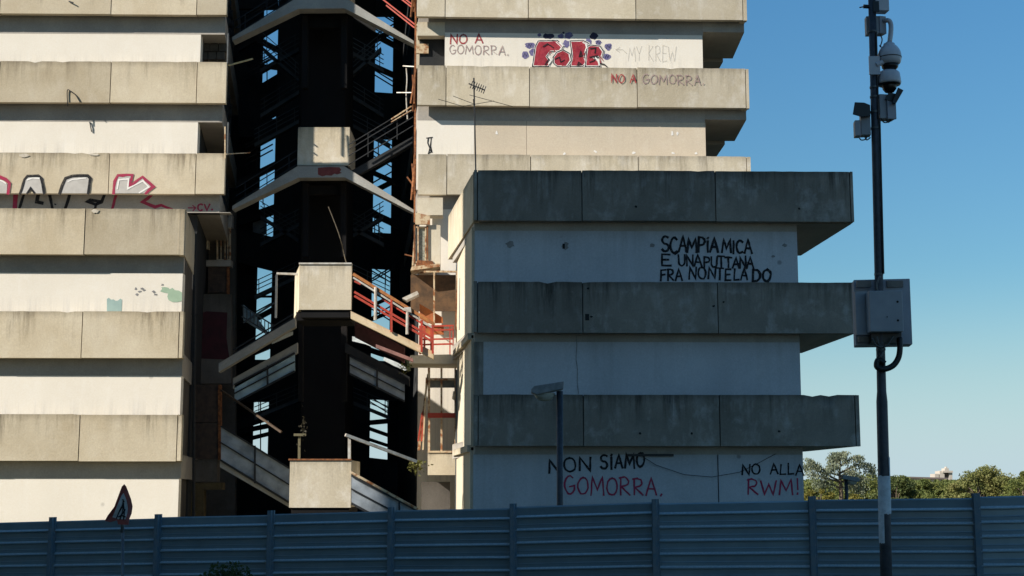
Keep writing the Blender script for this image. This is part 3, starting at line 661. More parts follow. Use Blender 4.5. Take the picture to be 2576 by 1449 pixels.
bm = BM(); prism(bm, [RB.xy(1196, 500) - n * .3, RB.xy(2140, 500) - n * .3, RB.xy(2140, 500) - n * .3 + Vector((-.3, 5.2)), back(RB.xy(1196, 500), 6)], zw[0][0] + .22, zw[0][0] + .4); obj('terrace_floor', bm, SLABM, TR)
# sunlit stair-side wall of the wing, stepped in at each floor
sw = []
for i, (y0, y1, x0, x1) in enumerate(((655, 855, 1186, 1150), (890, 1110, 1186, 1150), (1140, 1300, 1184, 1148))):
    a = at(x0, 800, 37.75).xy; b = at(x1, 800, 42.6).xy; nn = Vector((-(b.y - a.y), b.x - a.x)).normalized()
    zhi = zw[i][0] - .1; zlo = zw[i + 1][0] - .02 if i < 2 else -1
    bm = BM(); prism(bm, [a, b, b - nn * .25, a - nn * .25], zlo, zhi); sw.append(obj('side_wall', bm, CREAM, TR))
    if i < 2:
        a2 = a + nn * .10; b2 = b + nn * .12
        bm = BM(); prism(bm, [a, b, b2, a2], zlo - .12, zlo + .05); obj('ledge', bm, CONC_R, TR)
bm = BM(); tube(bm, [at(1150, 930, 42.3), at(1149, 1285, 42.3)], .05, 6); tube(bm, [at(1158, 700, 41.6), at(1156, 830, 41.6)], .03, 5); obj('downpipe', bm, GREYST, TR)
# slogans on the wing
bm = BM()
letters(bm, RBw, 'SCAMPiA', 1664, 1806, 634, 634, 36, 6.0, .006, 0, gap=.12); letters(bm, RBw, 'MICA', 1816, 1891, 636, 635, 33, 5.5, .006, 0, gap=.2)
letters(bm, RBw, "E'", 1664, 1705, 668, 668, 28, 5, .006, 0); letters(bm, RBw, 'UNA', 1706, 1765, 669, 669, 27, 5, .006, 0, gap=.15); letters(bm, RBw, 'PUTTANA', 1770, 1895, 671, 674, 28, 5, .006, 0, gap=.12)
letters(bm, RBw, 'FRA', 1661, 1716, 705, 704, 28, 5.0, .006, 0); letters(bm, RBw, 'NON', 1733, 1800, 701, 702, 30, 5, .006, 0); letters(bm, RBw, 'TE', 1802, 1838, 704, 704, 28, 5, .006, 0); letters(bm, RBw, 'LA', 1846, 1880, 705, 706, 28, 5, .006, 0); letters(bm, RBw, 'DO', 1893, 1938, 706, 706, 28, 6.5, .006, 0)
obj('graffiti', bm, BLACKP, wv[0], 'three lines of black hand painted capitals')
bm = BM()
for x, y, rx, ry in ((1284, 615, 11, 7), (1422, 619, 8, 9), (1640, 617, 7, 5), (1974, 617, 7, 4), (1880, 660, 3, 2), (1945, 645, 4, 3)): patch(bm, RBw, blob(x, y, rx, ry, 11, .35), .006, 0)
patch(bm, RBw, rect(0, 1415, 613, 1421, 626), .009, 1)
obj('filler_patch', bm, [SMUDGE, HOLE], wv[0])
bm = BM(); ribbon(bm, RBw, [(1450, 845), (1451, 870), (1449, 905), (1453, 930), (1452, 960), (1455, 990)], 2.2, .006); obj('crack', bm, SMUDGE, wv[1])
bm = BM(); letters(bm, RBw, 'NON', 1381, 1487, 1189, 1182, 34, 5.5, .006, 0); letters(bm, RBw, 'SiAMO', 1510, 1620, 1180, 1171, 35, 5.5, .006, 0)
letters(bm, RBw, 'GOMORRA.', 1420, 1668, 1244, 1246, 44, 4.4, .006, 1)
obj('graffiti', bm, [BLACKP, REDS2], wv[2], 'black and crimson words NON SiAMO GOMORRA')
bm = BM(); letters(bm, RBw, 'NO', 1866, 1912, 1195, 1193, 25, 4.2, .006, 0); letters(bm, RBw, 'ALLA', 1938, 2021, 1193, 1194, 25, 4.2, .006, 0)
letters(bm, RBw, 'RWM!', 1880, 2011, 1244, 1243, 36, 4.4, .006, 1); obj('graffiti', bm, [BLACKP, REDS2], wv[3], 'black and crimson words NO ALLA RWM!')
bm = BM(); quadbox(bm, RBw, rect(0, 1578, 1142, 1694, 1148), .05, .06); obj('dark_conduit', bm, DARKST, TR)
bm = BM(); tube(bm, [RBw.at(x, y, .05) for x, y in ((1612, 1146), (1650, 1170), (1720, 1194), (1790, 1200), (1860, 1188), (1905, 1166), (1950, 1142))], .008, 5); obj('hanging_wire', bm, CABLE, TR)
bm = BM()
for i, (x, y) in enumerate(((1600, 520), (2010, 525), (1480, 725), (1488, 797), (1820, 760), (1795, 770), (1960, 1085), (1610, 1090), (1740, 1090))): patch(bm, RB, blob(x, y, 3.2, 3, 8, .4), .014)
patch(bm, RB, rect(0, 1472, 790, 1482, 806), .014); obj('panel_hole', bm, HOLE, zw[1][2][2])

# ------- balconies and rusty verandas stacked where the wing meets the tower
V = Plane(-2, 44.7, .03)
bm = BM(); quadbox(bm, V, rect(0, 1049, 497, 1114, 541), .6); obj('balcony_slab', bm, CREAM, TR)
bm = BM(); quadbox(bm, V, [(1045, 566), (1082, 566), (1082, 544), (1045, 536)], .08, .1); obj('metal_plate', bm, RUSTY_PAINT, TR)
bm = BM(); quadbox(bm, V, rect(0, 1072, 566, 1108, 668), .3); quadbox(bm, V, rect(0, 1041, 660, 1072, 670), .3); obj('balcony_wall', bm, CREAM, TR)
bm = BM()
for x in (1043, 1050, 1069, 1074): quadbox(bm, V, rect(0, x, 570, x + 3.2, 661), .06, .03)
for y in (570, 658): quadbox(bm, V, rect(0, 1042, y, 1078, y + 3.5), .06, .035)
quadbox(bm, V, [(1036, 668), (1040, 668), (1046, 572), (1043, 572)], .2, .02)
obj('window_frame', bm, RUSTY_PAINT, TR)
bm = BM(); quadbox(bm, V, rect(0, 1053, 573, 1069, 658), .03, -.03); obj('window_pane', bm, plain('dirty mesh window', (.34, .35, .30), .5, 0, (.16, .17, .14), 14), TR)
for L in ((1041, 566, 1044, 662), (1074, 568, 1077, 650)):
    bm = BM(); quadbox(bm, V, rect(0, *L), .05, .05); obj('rust_strip', bm, RUST, TR)
bm = BM(); quadbox(bm, V, [(1046, 668), (1092, 667), (1088, 657), (1050, 655)], .06, .04); obj('rust_strip', bm, RUST, TR)
bm = BM(); quadbox(bm, V2_ := Plane(-2, 43.3, .03), [(1144, 830), (1148, 830), (1152, 700), (1149, 700)], .05); obj('rust_strip', bm, RUST, TR)
bm = BM(); quadbox(bm, V, [(1033, 682), (1107, 672), (1107, 664), (1036, 672)], .9, .12); obj('rusty_canopy', bm, RUSTY_PAINT, TR)
bm = BM()
V2 = Plane(-2, 43.6, .03)
quadbox(bm, V2, rect(0, 1066, 681, 1150, 685), .08); quadbox(bm, V2, rect(0, 1090, 684, 1094, 818), .08); quadbox(bm, V2, rect(0, 1147, 684, 1150, 885), .06)
obj('veranda_frame', bm, RUSTY_PAINT, TR)
bm = BM(); quadbox(bm, V, rect(0, 1032, 688, 1146, 780), .05, -.3); obj('veranda_back', bm, plain('weathered brown boards', (.16, .09, .045), .9, 0, (.08, .05, .03), 3), TR)
bm = BM(); quadbox(bm, V2, [(1056, 812), (1114, 812), (1113, 797), (1055, 763)], .05, -.1); quadbox(bm, V2, rect(0, 1054, 818, 1116, 840), .05, -.2); obj('orange_sheet', bm, ORANGE, TR)
bm = BM(); quadbox(bm, V2, [(1012, 752), (1022, 758), (1054, 742), (1050, 734)], .5, .2); obj('crumpled_sheet', bm, PALEST, TR)
bm = BM()
for y, x0, x1 in ((822, 1056, 1142), (832, 1084, 1140), (855, 1058, 1140), (868, 1060, 1138)): bar(bm, V2.at(x0, y, .1), V2.at(x1, y - 2, .1), .05)
for x in (1057, 1068, 1085, 1089, 1132, 1140): bar(bm, V2.at(x, 820, .1), V2.at(x, 892, .1), .06 if x < 1090 else .035)
obj('balcony_railing', bm, REDP, TR)
bm = BM(); quadbox(bm, V2, [(1030, 916), (1165, 918), (1165, 893), (1033, 896)], 1.6, .3); obj('balcony_slab', bm, CREAM, TR)
bm = BM(); quadbox(bm, V2, rect(0, 1024, 905, 1032, 933), .3, .2); obj('gutter_box', bm, plain('mossy tin', (.22, .25, .12)), TR)
V3 = Plane(-2, 43.4, .03)
bm = BM()
for x, ww_ in ((1076, 6), (1108, 5), (1143, 4)): quadbox(bm, V3, rect(0, x, 925, x + ww_, 1138), .1)
quadbox(bm, V3, rect(0, 1076, 951, 1146, 957), .1, .01)
quadbox(bm, V3, [(1050, 1132), (1056, 1132), (1078, 940), (1074, 940)], .3, -.1); quadbox(bm, V3, [(1062, 1132), (1066, 1132), (1074, 950), (1071, 950)], .3, .05)
obj('veranda_frame', bm, RUSTY_PAINT, TR)
bm = BM(); quadbox(bm, V3, rect(0, 1076, 1039, 1146, 1051), .1, .03); obj('veranda_rail', bm, REDP, TR)
bm = BM(); quadbox(bm, V3, rect(0, 1080, 953, 1146, 975), .03, -.05); obj('torn_screen', bm, plain('torn grey screen', (.2, .2, .17), .8), TR)
bm = BM(); quadbox(bm, V3, rect(0, 1076, 1140, 1147, 1195), 1.2, .05); obj('balcony_panel', bm, CONC, TR)
bm = BM(); quadbox(bm, V3, rect(0, 1076, 1134, 1147, 1139), .3, .08); obj('sill', bm, RUSTY_PAINT, TR)
bm = BM(); quadbox(bm, V3.off(.4), rect(0, 1060, 1212, 1132, 1330), .2); obj('wall', bm, INGREY, TR)
bm = BM(); quadbox(bm, V3.off(.1), [(1050, 1110), (1062, 1110), (1070, 1020), (1060, 1040)], .1); obj('red_drape', bm, REDP, TR)
# rusty rails hanging down the edge of the well
bm = BM(); E = Plane(-3.2, 45.85, 0)
for y0 in (-60, 170, 395):
    for (xa, ya, xb, yb2) in ((1045, 0, 1040, 96), (1047, 10, 1036, 92), (1038, 20, 1044, 84), (1043, 30, 1036, 110)): bar(bm, E.at(xa, y0 + ya, random.uniform(0, .3)), E.at(xb + random.uniform(-3, 3), y0 + yb2, random.uniform(0, .3)), .05)
bar(bm, E.at(1046, -60), E.at(1043, 560), .06); bar(bm, E.at(1018, 640), E.at(1042, 646), .04); bar(bm, E.at(1024, 445), E.at(1042, 470), .05)
obj('bent_rails', bm, RUST, TR)
bm = BM()
for y0 in (-5, 40): bar(bm, E.at(960, y0 - 50, -.3), E.at(1044, y0 + 22, 0), .045)
for y0 in (10, 56): bar(bm, E.at(970, y0 - 50, -.3), E.at(1043, y0 + 14, 0), .045)
obj('red_railing', bm, REDP, TR)

# ================================================================== STAIR STRUCTURE
TS = thing('stair_tower', 'dark steel and concrete access stairs with box landings between both towers', 'stairway', (-6, 44, 0))
SU = Plane(-6, 46.12, 0); SL = Plane(-6, 40.0, 0); SB = Plane(-6, 38.7, 0)
def boxland(pl, x0, y0, x1, y1, depth, name='landing_parapet', skew=0):
    a = pl.at(x0, y1); b = pl.at(x1, y1); zt = pl.at((x0 + x1) / 2, y0).z; zb_ = a.z; bm = BM()
    A, B = a.xy, b.xy; P = Vector((-skew, 1))
    panel(bm, A, B, Vector((0, -1)), .16, zb_, zt, .006)
    prism(bm, [A + P * .162, A + P * .162 + Vector((.16, 0)), A + P * depth + Vector((.16, 0)), A + P * depth], zb_ + .01, zt - .01)
    prism(bm, [B + P * .162, B + P * .162 - Vector((.16, 0)), B + P * depth - Vector((.16, 0)), B + P * depth], zb_ + .01, zt - .01)
    o = obj(name, bm, CONC_R, TS)
    bm = BM(); prism(bm, [A + Vector((.05, .05)), B + Vector((-.05, .05)), B + Vector((-.05, depth)), A + Vector((.05, depth))], zb_ - .22, zb_ - .003); obj('landing_slab', bm, WELLSHADE, TS)
    return o
boxland(SU, 748, -118, 878, -12, 1.8); boxland(SU, 748, 320, 878, 416, 1.8)
boxland(SL, 752, 664, 883, 779, 2.2, skew=.22); boxland(SB, 727, 1157, 882, 1277, 2.2)
bm = BM(); quadbox(bm, SL, rect(0, 752, 661, 884.5, 665), .26, .03); obj('coping', bm, PALEST, TS)
bm = BM(); quadbox(bm, SB, rect(0, 726, 1154, 883, 1158), .26, .03); quadbox(bm, SB, rect(0, 738, 1279, 872, 1288), .3, -.1); obj('coping', bm, RUST, TS)
def arch(dy, out=0):
    bm = BM(); pl = SU
    T = [(586, 520), (750, 420), (867, 420), (1041, 529)]; B = [(586, 529), (752, 449), (868, 448), (1041, 537)]
    fr = [pl.at(x, y + dy, .12) for x, y in T]; fb = [pl.at(x, y + dy, .12) for x, y in B]
    for i in range(3): hexa(bm, [fb[i], fb[i + 1], fr[i + 1], fr[i]] + [p + Vector((0, .5, 0)) for p in (fb[i], fb[i + 1], fr[i + 1], fr[i])])
    return obj('bent_beam', bm, BEAMC, TS)
b1 = arch(0); arch(-424)
bm = BM(); patch(bm, SU, [(801, 424), (830, 422), (855, 423), (860, 429), (856, 434), (861, 437), (850, 441), (842, 439), (835, 444), (822, 443), (812, 446), (801, 441)], .127); obj('red_paint', bm, plain('flaking red paint', (.22, .045, .04)), b1)
def flight(pl, x0, y0, x1, y1, hpx, depth, mat, name='stair_stringer', out=0):
    bm = BM(); quadbox(bm, pl, [(x0, y0 + hpx), (x1, y1 + hpx), (x1, y1), (x0, y0)], depth, out); return obj(name, bm, mat, TS)
def rails(pl, x0, y0, x1, y1, offs, posts, mat, r=.035, name='stair_railing', out=0, ph=None):
    bm = BM()
    for o_ in offs: bar(bm, pl.at(x0, y0 + o_, out), pl.at(x1, y1 + o_, out), r * 1.4, r * 1.4)
    for t in posts:
        x = x0 + (x1 - x0) * t; y = y0 + (y1 - y0) * t
        bar(bm, pl.at(x, y + min(offs), out), pl.at(x, y + (ph or max(offs)), out), r * 1.3)
    return obj(name, bm, mat, TS)
# rails over the upper bent beams and the flight at the upper right
rails(SU, 590, 470, 748, 372, (0, 20, 36), (.15, .5, .85), DARKST, .02, out=-.2, ph=48)
rails(SU, 590, 46, 748, -52, (0, 20, 36), (.15, .5, .85), DARKST, .02, out=-.2, ph=48)
rails(SU, 878, 366, 1040, 268, (0, 12, 28, 50), (.3, .75), DARKST, .02, out=.1, ph=60)
bm = BM(); bar(bm, SU.at(985, 303, .15), SU.at(1036, 270, .15), .04); bar(bm, SU.at(985, 310, .15), SU.at(1036, 280, .15), .03); obj('handrail', bm, RUSTY_PAINT, TS)
flight(SU, 880, 425, 1036, 338, 20, .3, INNER, out=-.3)
# big lower flight with the red railing
flight(SL, 882, 782, 1090, 884, 19, .35, surface('rust streaked cream stringer', (.70, .58, .40), (.60, .46, .28), streak=.5, scol=(.30, .12, .04), pale=.3, pcol=(.8, .74, .62), var=.02))
rails(SL, 889, 690, 1092, 816, (0,), (), plain('orange rusted rail', (.50, .20, .06), .8, 0, (.32, .12, .04), 5), .06, out=.05, name='handrail')
rails(SL, 889, 699, 1090, 826, (0,), (), PALEST, .035, out=.05, name='handrail')
rails(SL, 960, 752, 1088, 830, (0,), (), REDP, .03, out=.0, name='handrail')
rails(SL, 892, 735, 1088, 850, (0, 10), (), REDP, .045, out=.05, name='handrail'); rails(SL, 892, 708, 908, 716, (0,), (), REDP, .035, out=.05, name='handrail')
bm = BM()
for x, y0, y1 in ((985, 752, 836), (1089, 818, 890), (1061, 806, 886)): bar(bm, SL.at(x, y0, .05), SL.at(x, y1, .05), .06)
obj('railing_post', bm, REDP, TS)
bm = BM()
for x, y0, y1 in ((946, 724, 806), (1026, 776, 842)): tube(bm, [SL.at(x, y0, .1), SL.at(x - 1, y1, .1)], .045, 6)
quadbox(bm, SL, [(1014, 782), (1036, 788), (1034, 774), (1018, 775)], .1, .14)
obj('loose_pipe', bm, PALEST, TS)
flight(SL, 942, 862, 1036, 898, 9, .2, plain('dusty pink paint', (.34, .17, .15), .7), out=-.4)
flight(SL, 884, 800, 1012, 866, 40, .1, plain('dark red panel', (.11, .04, .035), .8), 'side_sheet', out=-.9)
# lower left flights, their beams and translucent panels
SD = SL.off(3.6)
flight(SD, 550, 914, 742, 800, 22, .35, BEAMC)
rails(SD, 585, 880, 745, 784, (0, 10), (), DARKST, .03, out=-.1)
SL2 = SL.off(4.2)
flight(SL2, 586, 952, 748, 862, 26, .2, BEAMC); flight(SL2, 868, 862, 1030, 948, 24, .2, INNER)
def glass(name, c, tr):
    m, nt, b = newmat(name); pos, u, v, rnd = vecs(nt)
    b.inputs['Roughness'].default_value = .18
    nt.links.new(mixc(nt, ramp(nt, noi(nt, pos, 2.2, 5, .6), .38, .66), c, tuple(k * .55 for k in c)), b.inputs['Base Color'])
    t = nt.nodes.new('ShaderNodeBsdfTranslucent'); t.inputs[0].default_value = (*c, 1)
    mx = nt.nodes.new('ShaderNodeMixShader'); mx.inputs[0].default_value = tr
    nt.links.new(b.outputs[0], mx.inputs[1]); nt.links.new(t.outputs[0], mx.inputs[2]); nt.links.new(mx.outputs[0], nt.nodes['Material Output'].inputs[0]); return m
GL = glass('cloudy blue sheet', (.60, .78, .86), .35); GL2 = glass('dull blue sheet', (.42, .47, .52), .1)
def glazed(pl, x0, y0, x1, y1, h, mat, split, name='side_sheet'):
    flight(pl, x0, y0, x1, y1, h, .02, mat, name)
    bm = BM()
    bar(bm, pl.at(x0, y0, .04), pl.at(x1, y1, .04), .05); bar(bm, pl.at(x0, y0 + h * .48, .04), pl.at(x1, y1 + h * .48, .04), .04); bar(bm, pl.at(x0, y0 + h, .04), pl.at(x1, y1 + h, .04), .06)
    for t in split: x = x0 + (x1 - x0) * t; y = y0 + (y1 - y0) * t; bar(bm, pl.at(x, y - 4, .05), pl.at(x, y + h + 5, .05), .05)
    obj('sheet_frame', bm, DARKST, TS)
glazed(SL2, 590, 968, 742, 888, 46, GL, (.55,)); glazed(SL2, 880, 896, 1018, 966, 44, GL2, (.5,))
SE = SB.off(4.1)
glazed(SE, 556, 1072, 728, 1178, 86, GL2, (.5,)); flight(SE, 553, 1160, 729, 1262, 15, .3, BEAMC)
glazed(SB, 884, 1196, 1052, 1286, 70, GL2, (.72,))
bm = BM(); bar(bm, SB.at(884, 1188, .05), SB.at(1052, 1281, .05), .06); obj('handrail', bm, RUSTY_PAINT, TS)
bm = BM(); bar(bm, SB.at(869, 1094, 0), SB.at(1044, 1160, -.6), .16, .08); quadbox(bm, SB, rect(0, 875, 1098, 882, 1155), .1); obj('handrail', bm, PALEST, TS)
bm = BM(); bar(bm, SE.at(556, 982), SE.at(728, 1092, 1.5), .06); obj('handrail', bm, plain('brown rusted rail', (.08, .05, .03)), TS)
bm = BM(); bar(bm, SB.at(730, 1090, -1.7), SB.at(729, 1160, -1.7), .07); bar(bm, SB.at(716, 1088, -1.65), SB.at(748, 1088, -1.65), .07); obj('railing_post', bm, plain('olive rail', (.16, .14, .08)), TS)
GL3 = glass('pale sky gap sheet', (.85, .92, .95), .2)  # pale sheets stand in for sky showing between the lower flights
for q in ([(684, 866), (737, 842), (737, 834), (714, 838), (682, 856)], [(640, 880), (672, 868), (668, 858), (642, 870)], [(886, 846), (906, 850), (952, 872), (948, 878), (920, 866), (886, 858)], [(966, 898), (1000, 912), (1032, 930), (1018, 932), (990, 920), (964, 906)]):
    bm = BM(); pl = SD.off(.4 if q[0][0] < 800 else 2.4); fr = [bm.verts.new(pl.at(x, y)) for x, y in q]; bk = [bm.verts.new(pl.at(x, y, -.02)) for x, y in q]
    face(bm, fr); face(bm, bk[::-1])
    for i in range(len(q)): face(bm, [fr[i - 1], bk[i - 1], bk[i], fr[i]])
    bmesh.ops.recalc_face_normals(bm, faces=bm.faces); obj('sky_gap_sheet', bm, GL3, TS)
# door frame left of the middle landing, dark shafts below the landings
bm = BM(); P_ = SL.off(.8)
bar(bm, P_.at(696, 688), P_.at(760, 690), .06)
obj('door_lintel', bm, PALEST, TS)
bm = BM(); bar(bm, P_.at(696, 691), P_.at(694, 800), .06); obj('door_post', bm, GREYST, TS)
bm = BM(); quadbox(bm, SU.off(1.9), rect(0, 757, -200, 868, 1330), 2.5); obj('lift_shaft', bm, WELLSHADE, TS)
bm = BM(); quadbox(bm, SL.off(.5), rect(0, 745, 785, 880, 806), 1.5); quadbox(bm, SL.off(4.4), rect(0, 750, 808, 762, 1010), .2); quadbox(bm, SL.off(4.4), rect(0, 858, 808, 872, 1010), .2); obj('landing_frame', bm, WELLSHADE, TS)
bm = BM(); quadbox(bm, SU, rect(0, 756, 452, 770, 640), .3, -.5); quadbox(bm, SU, rect(0, 852, 452, 866, 640), .3, -.5); quadbox(bm, SU, rect(0, 770, 456, 852, 478), .3, -.7); quadbox(bm, SU, rect(0, 770, 26, 852, 52), .3, -.7); quadbox(bm, SU, rect(0, 754, 26, 768, 210), .3, -.5); quadbox(bm, SU, rect(0, 853, 26, 868, 210), .3, -.5); obj('landing_frame', bm, WELLSHADE, TS)
TM = Plane(-7, 53.5, 0); DIM = surface('grimy steel flight', (.15, .165, .17), (.09, .10, .105), streak=.3, scol=(.03, .03, .03), pale=.1, pcol=(.2, .21, .22), var=.2)
for L in ((662, 118, 752, 196), (655, 286, 752, 226), (655, 172, 752, 118), (655, 610, 752, 560), (655, 540, 752, 600), (640, 742, 752, 690), (640, 1046, 752, 1000), (640, 360, 752, 300)):
    flight(TM, L[0], L[1], L[2], L[3], 10, .3, DIM); flight(TM, 1620 - L[2], L[3], 1620 - L[0], L[1], 10, .3, DIM)
    rails(TM, L[0], L[1] - 34, L[2], L[3] - 34, (0, 12, 23), (.1, .5, .9), DIM, .022, ph=34); rails(TM, 1620 - L[2], L[3] - 34, 1620 - L[0], L[1] - 34, (0, 12, 23), (.1, .5, .9), DIM, .022, ph=34)
# rear flights and rails that cross the two slots of sky
TB = Plane(-8, 63.0, 0)
def rear(L, name, mat, th=.25, r=None):
    bm = BM()
    for x0, y0, x1, y1, h in L: quadbox(bm, TB, [(x0, y0 + h), (x1, y1 + h), (x1, y1), (x0, y0)], th, random.uniform(0, .25))
    return obj(name, bm, mat, TS)
Lf = [(600, 120, 700, 60, 12), (600, 70, 700, 120, 14), (600, 246, 700, 186, 100), (625, 158, 700, 168, 8), (600, 455, 700, 405, 17), (600, 505, 700, 460, 16), (600, 545, 700, 510, 24), (600, 575, 700, 600, 85), (620, 745, 700, 745, 4), (600, 822, 700, 768, 10), (600, 880, 700, 838, 30), (600, 905, 700, 905, 106), (600, 1052, 700, 1020, 30), (600, 1080, 700, 1060, 12), (600, 1105, 700, 1080, 10), (600, 1140, 700, 1160, 170), (600, 0, 700, 0, 24), (600, 300, 700, 300, 46)]
Lr = [(920, 70, 1010, 118, 14), (920, 112, 1010, 60, 12), (920, 150, 1010, 190, 14), (920, 230, 1010, 236, 115), (920, 425, 1010, 372, 18), (920, 420, 1010, 460, 12), (920, 486, 1010, 440, 12), (920, 520, 1010, 562, 18), (920, 585, 1010, 590, 90), (920, 710, 1010, 760, 18), (920, 772, 1010, 730, 8), (920, 806, 1010, 770, 8), (920, 820, 1010, 860, 26), (920, 870, 1010, 900, 14), (920, 905, 1010, 912, 98), (920, 1058, 1010, 1050, 12), (920, 1070, 1010, 1102, 10), (920, 1098, 1010, 1128, 9), (920, 1150, 1010, 1160, 170), (920, 0, 1010, 0, 40)]
rear(Lf, 'rear_flight', INNER); rear(Lr, 'rear_flight', INNER)
bm = BM()
for y0 in (30, 36, 44, 74, 80, 88, 170, 178, 190, 356, 364, 378, 392, 406, 492, 500, 512, 640, 788, 800): bar(bm, TB.at(620, y0 + 14, .4), TB.at(690, y0 - 24, .4), .055)
for y0 in (38, 44, 80, 90, 184, 194, 206, 356, 366, 398, 410, 446, 545, 690, 700, 780, 796, 1018, 1030): bar(bm, TB.at(930, y0 - 20, .4), TB.at(995, y0 + 20, .4), .055)
for y0 in (86, 370, 402, 410, 452, 690, 696, 786): bar(bm, TB.at(930, y0 + 20, .5), TB.at(995, y0 - 18, .5), .055)
for x, y0, y1 in ((650, 340, 470), (655, 165, 230), (676, 165, 230), (648, 680, 830), (943, 165, 230), (954, 340, 420), (945, 540, 590), (955, 540, 600), (978, 1000, 1160), (666, 480, 520), (640, 480, 520), (660, 1010, 1160), (972, 680, 720)): bar(bm, TB.at(x, y0, .45), TB.at(x, y1, .45), .045)
obj('rear_railing', bm, DARKST, TS)
bm = BM()
for q in range(9): bar(bm, SU.off(3).at(612 + q * 9, 770 + q * 5.5), SU.off(3).at(612 + q * 9, 800 + q * 5.5), .03)
bar(bm, SU.off(3).at(608, 768), SU.off(3).at(690, 820), .05); bar(bm, SU.off(3).at(608, 796), SU.off(3).at(690, 846), .05); bar(bm, SU.off(3).at(612, 812), SU.off(3).at(690, 762), .06)
obj('stair_railing', bm, GREYST, TS)
bm = BM(); quadbox(bm, SU.off(3.2), [(612, 806), (684, 850), (640, 790), (612, 766)], .03); obj('side_sheet', bm, GL, TS)
bm = BM(); quadbox(bm, TB.off(.4), rect(0, 636, 535, 671, 590), .03); obj('side_sheet', bm, GL2, TS)
# service core between the slots, end fins, added sky light cover over the well
TC = thing('service_core', 'shade-dark lift core rising behind the stair landings between narrow sky slots', 'service core', (-10, 64, -1))
bm = BM(); Pc = Plane(-9, 62.0, 0); Zt = zTop
def vprism(pl, x0, x1, d, z0, z1): a = pl.xy(x0, 700); b = pl.xy(x1, 700); return [a, b, b + Vector((-.12 * d, d)), a + Vector((-.12 * d, d))]
# (columns are given at the middle of the picture)
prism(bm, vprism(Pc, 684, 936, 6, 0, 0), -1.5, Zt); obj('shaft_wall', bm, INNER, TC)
bm = BM(); prism(bm, vprism(Plane(-9, 64.5, 0), 560, 646, .4, 0, 0), -1.5, Zt); obj('end_wall', bm, INNER, TC)
bm = BM(); prism(bm, vprism(Plane(-9, 64.5, 0), 982, 1075, .4, 0, 0), -1.5, Zt); obj('end_wall', bm, INNER, TC)
bm = BM(); a = LUend + Vector((.1, .6)); b = RU.xy(1045, 100) + Vector((-.1, .6)); prism(bm, [a, b, b + Vector((-2.6, 19)), a + Vector((-2.8, 19))], at(800, -70, 66).z - .3, at(800, -70, 66).z); obj('well_sky_cover', bm, INNER, TC)  # unseen cover added over the open well to keep sky light out

# hanging cables of the well
bm = BM(); tube(bm, curve([at(826, 520, 45), at(842, 560, 45), at(856, 600, 45), at(868, 650, 45), at(872, 662, 42)], 4), .02, 5); tag(obj('cable', bm, plain('dusty cable', (.10, .08, .05))), 'thin cable dangling in the dark well above the middle landing', 'cable')
bm = BM(); tube(bm, curve([at(1022, 170, 46.6), at(1024, 200, 46.6), at(1022, 240, 46.6), at(1025, 300, 46.6)], 4), .022, 6); bar(bm, at(1014, 166, 46.6), at(1048, 168, 46.2), .035); bar(bm, at(998, 233, 46.6), at(1044, 233, 46.2), .03); tag(obj('cable', bm, PALEST), 'pale stiff cable hanging from a bracket beside the right tower', 'cable')

# ================================================================== small plants on the ledges
def leafmat(name, c, c2, tr=.25):
    m, nt, b = newmat(name); pos, u, v, rnd = vecs(nt)
    col = mixc(nt, ramp(nt, noi(nt, pos, 1.1, 4, .6), .36, .64), c, c2)
    nt.links.new(col, b.inputs['Base Color']); b.inputs['Roughness'].default_value = .65; b.inputs['Specular IOR Level'].default_value = .25
    t = nt.nodes.new('ShaderNodeBsdfTranslucent'); nt.links.new(col, t.inputs[0]); mx = nt.nodes.new('ShaderNodeMixShader'); mx.inputs[0].default_value = tr
    nt.links.new(b.outputs[0], mx.inputs[1]); nt.links.new(t.outputs[0], mx.inputs[2]); nt.links.new(mx.outputs[0], nt.nodes['Material Output'].inputs[0]); return m
def leaf(bm, p, s, d=None):
    d = d or Vector((random.gauss(0, 1), random.gauss(0, 1), random.gauss(0, 1))).normalized()
    e = d.cross(Vector((random.gauss(0, 1), random.gauss(0, 1), random.gauss(0, 1)))).normalized()
    v = [bm.verts.new(p - e * s * .32), bm.verts.new(p + d * s * .5), bm.verts.new(p + e * s * .32), bm.verts.new(p - d * s * .5)]; bm.faces.new(v)
LEAFW = leafmat('weed leaves', (.10, .13, .03), (.16, .15, .05)); LEAFB = leafmat('dark hedge leaves', (.03, .055, .02), (.05, .08, .025))
bm = BM()
for k in range(130):
    a = random.uniform(0, 6.28); c = at(1050, 1168, 42.6); leaf(bm, c + Vector((random.gauss(0, .13), random.gauss(0, .1), -abs(random.gauss(0, .18)) + .1)), random.uniform(.06, .16))
tag(obj('fern', bm, LEAFW), 'green fern sprouting from the ledge beside the sunlit veranda', 'plant')
bm = BM()
for k in range(60): leaf(bm, at(1020, 925, 43.2) + Vector((random.gauss(0, .08), random.gauss(0, .08), random.gauss(0, .09))), random.uniform(.05, .1))
tag(obj('weed', bm, LEAFW), 'small moss green weed on the gutter under the red railing', 'plant')
bm = BM()
for k in range(40): leaf(bm, at(764, 1075, 40.5) + Vector((random.gauss(0, .06), random.gauss(0, .1), random.gauss(.05, .24))), random.uniform(.05, .12))
tag(obj('weed', bm, leafmat('dry weed', (.05, .045, .025), (.035, .03, .018))), 'dry brown weed standing on the lowest landing box', 'plant')

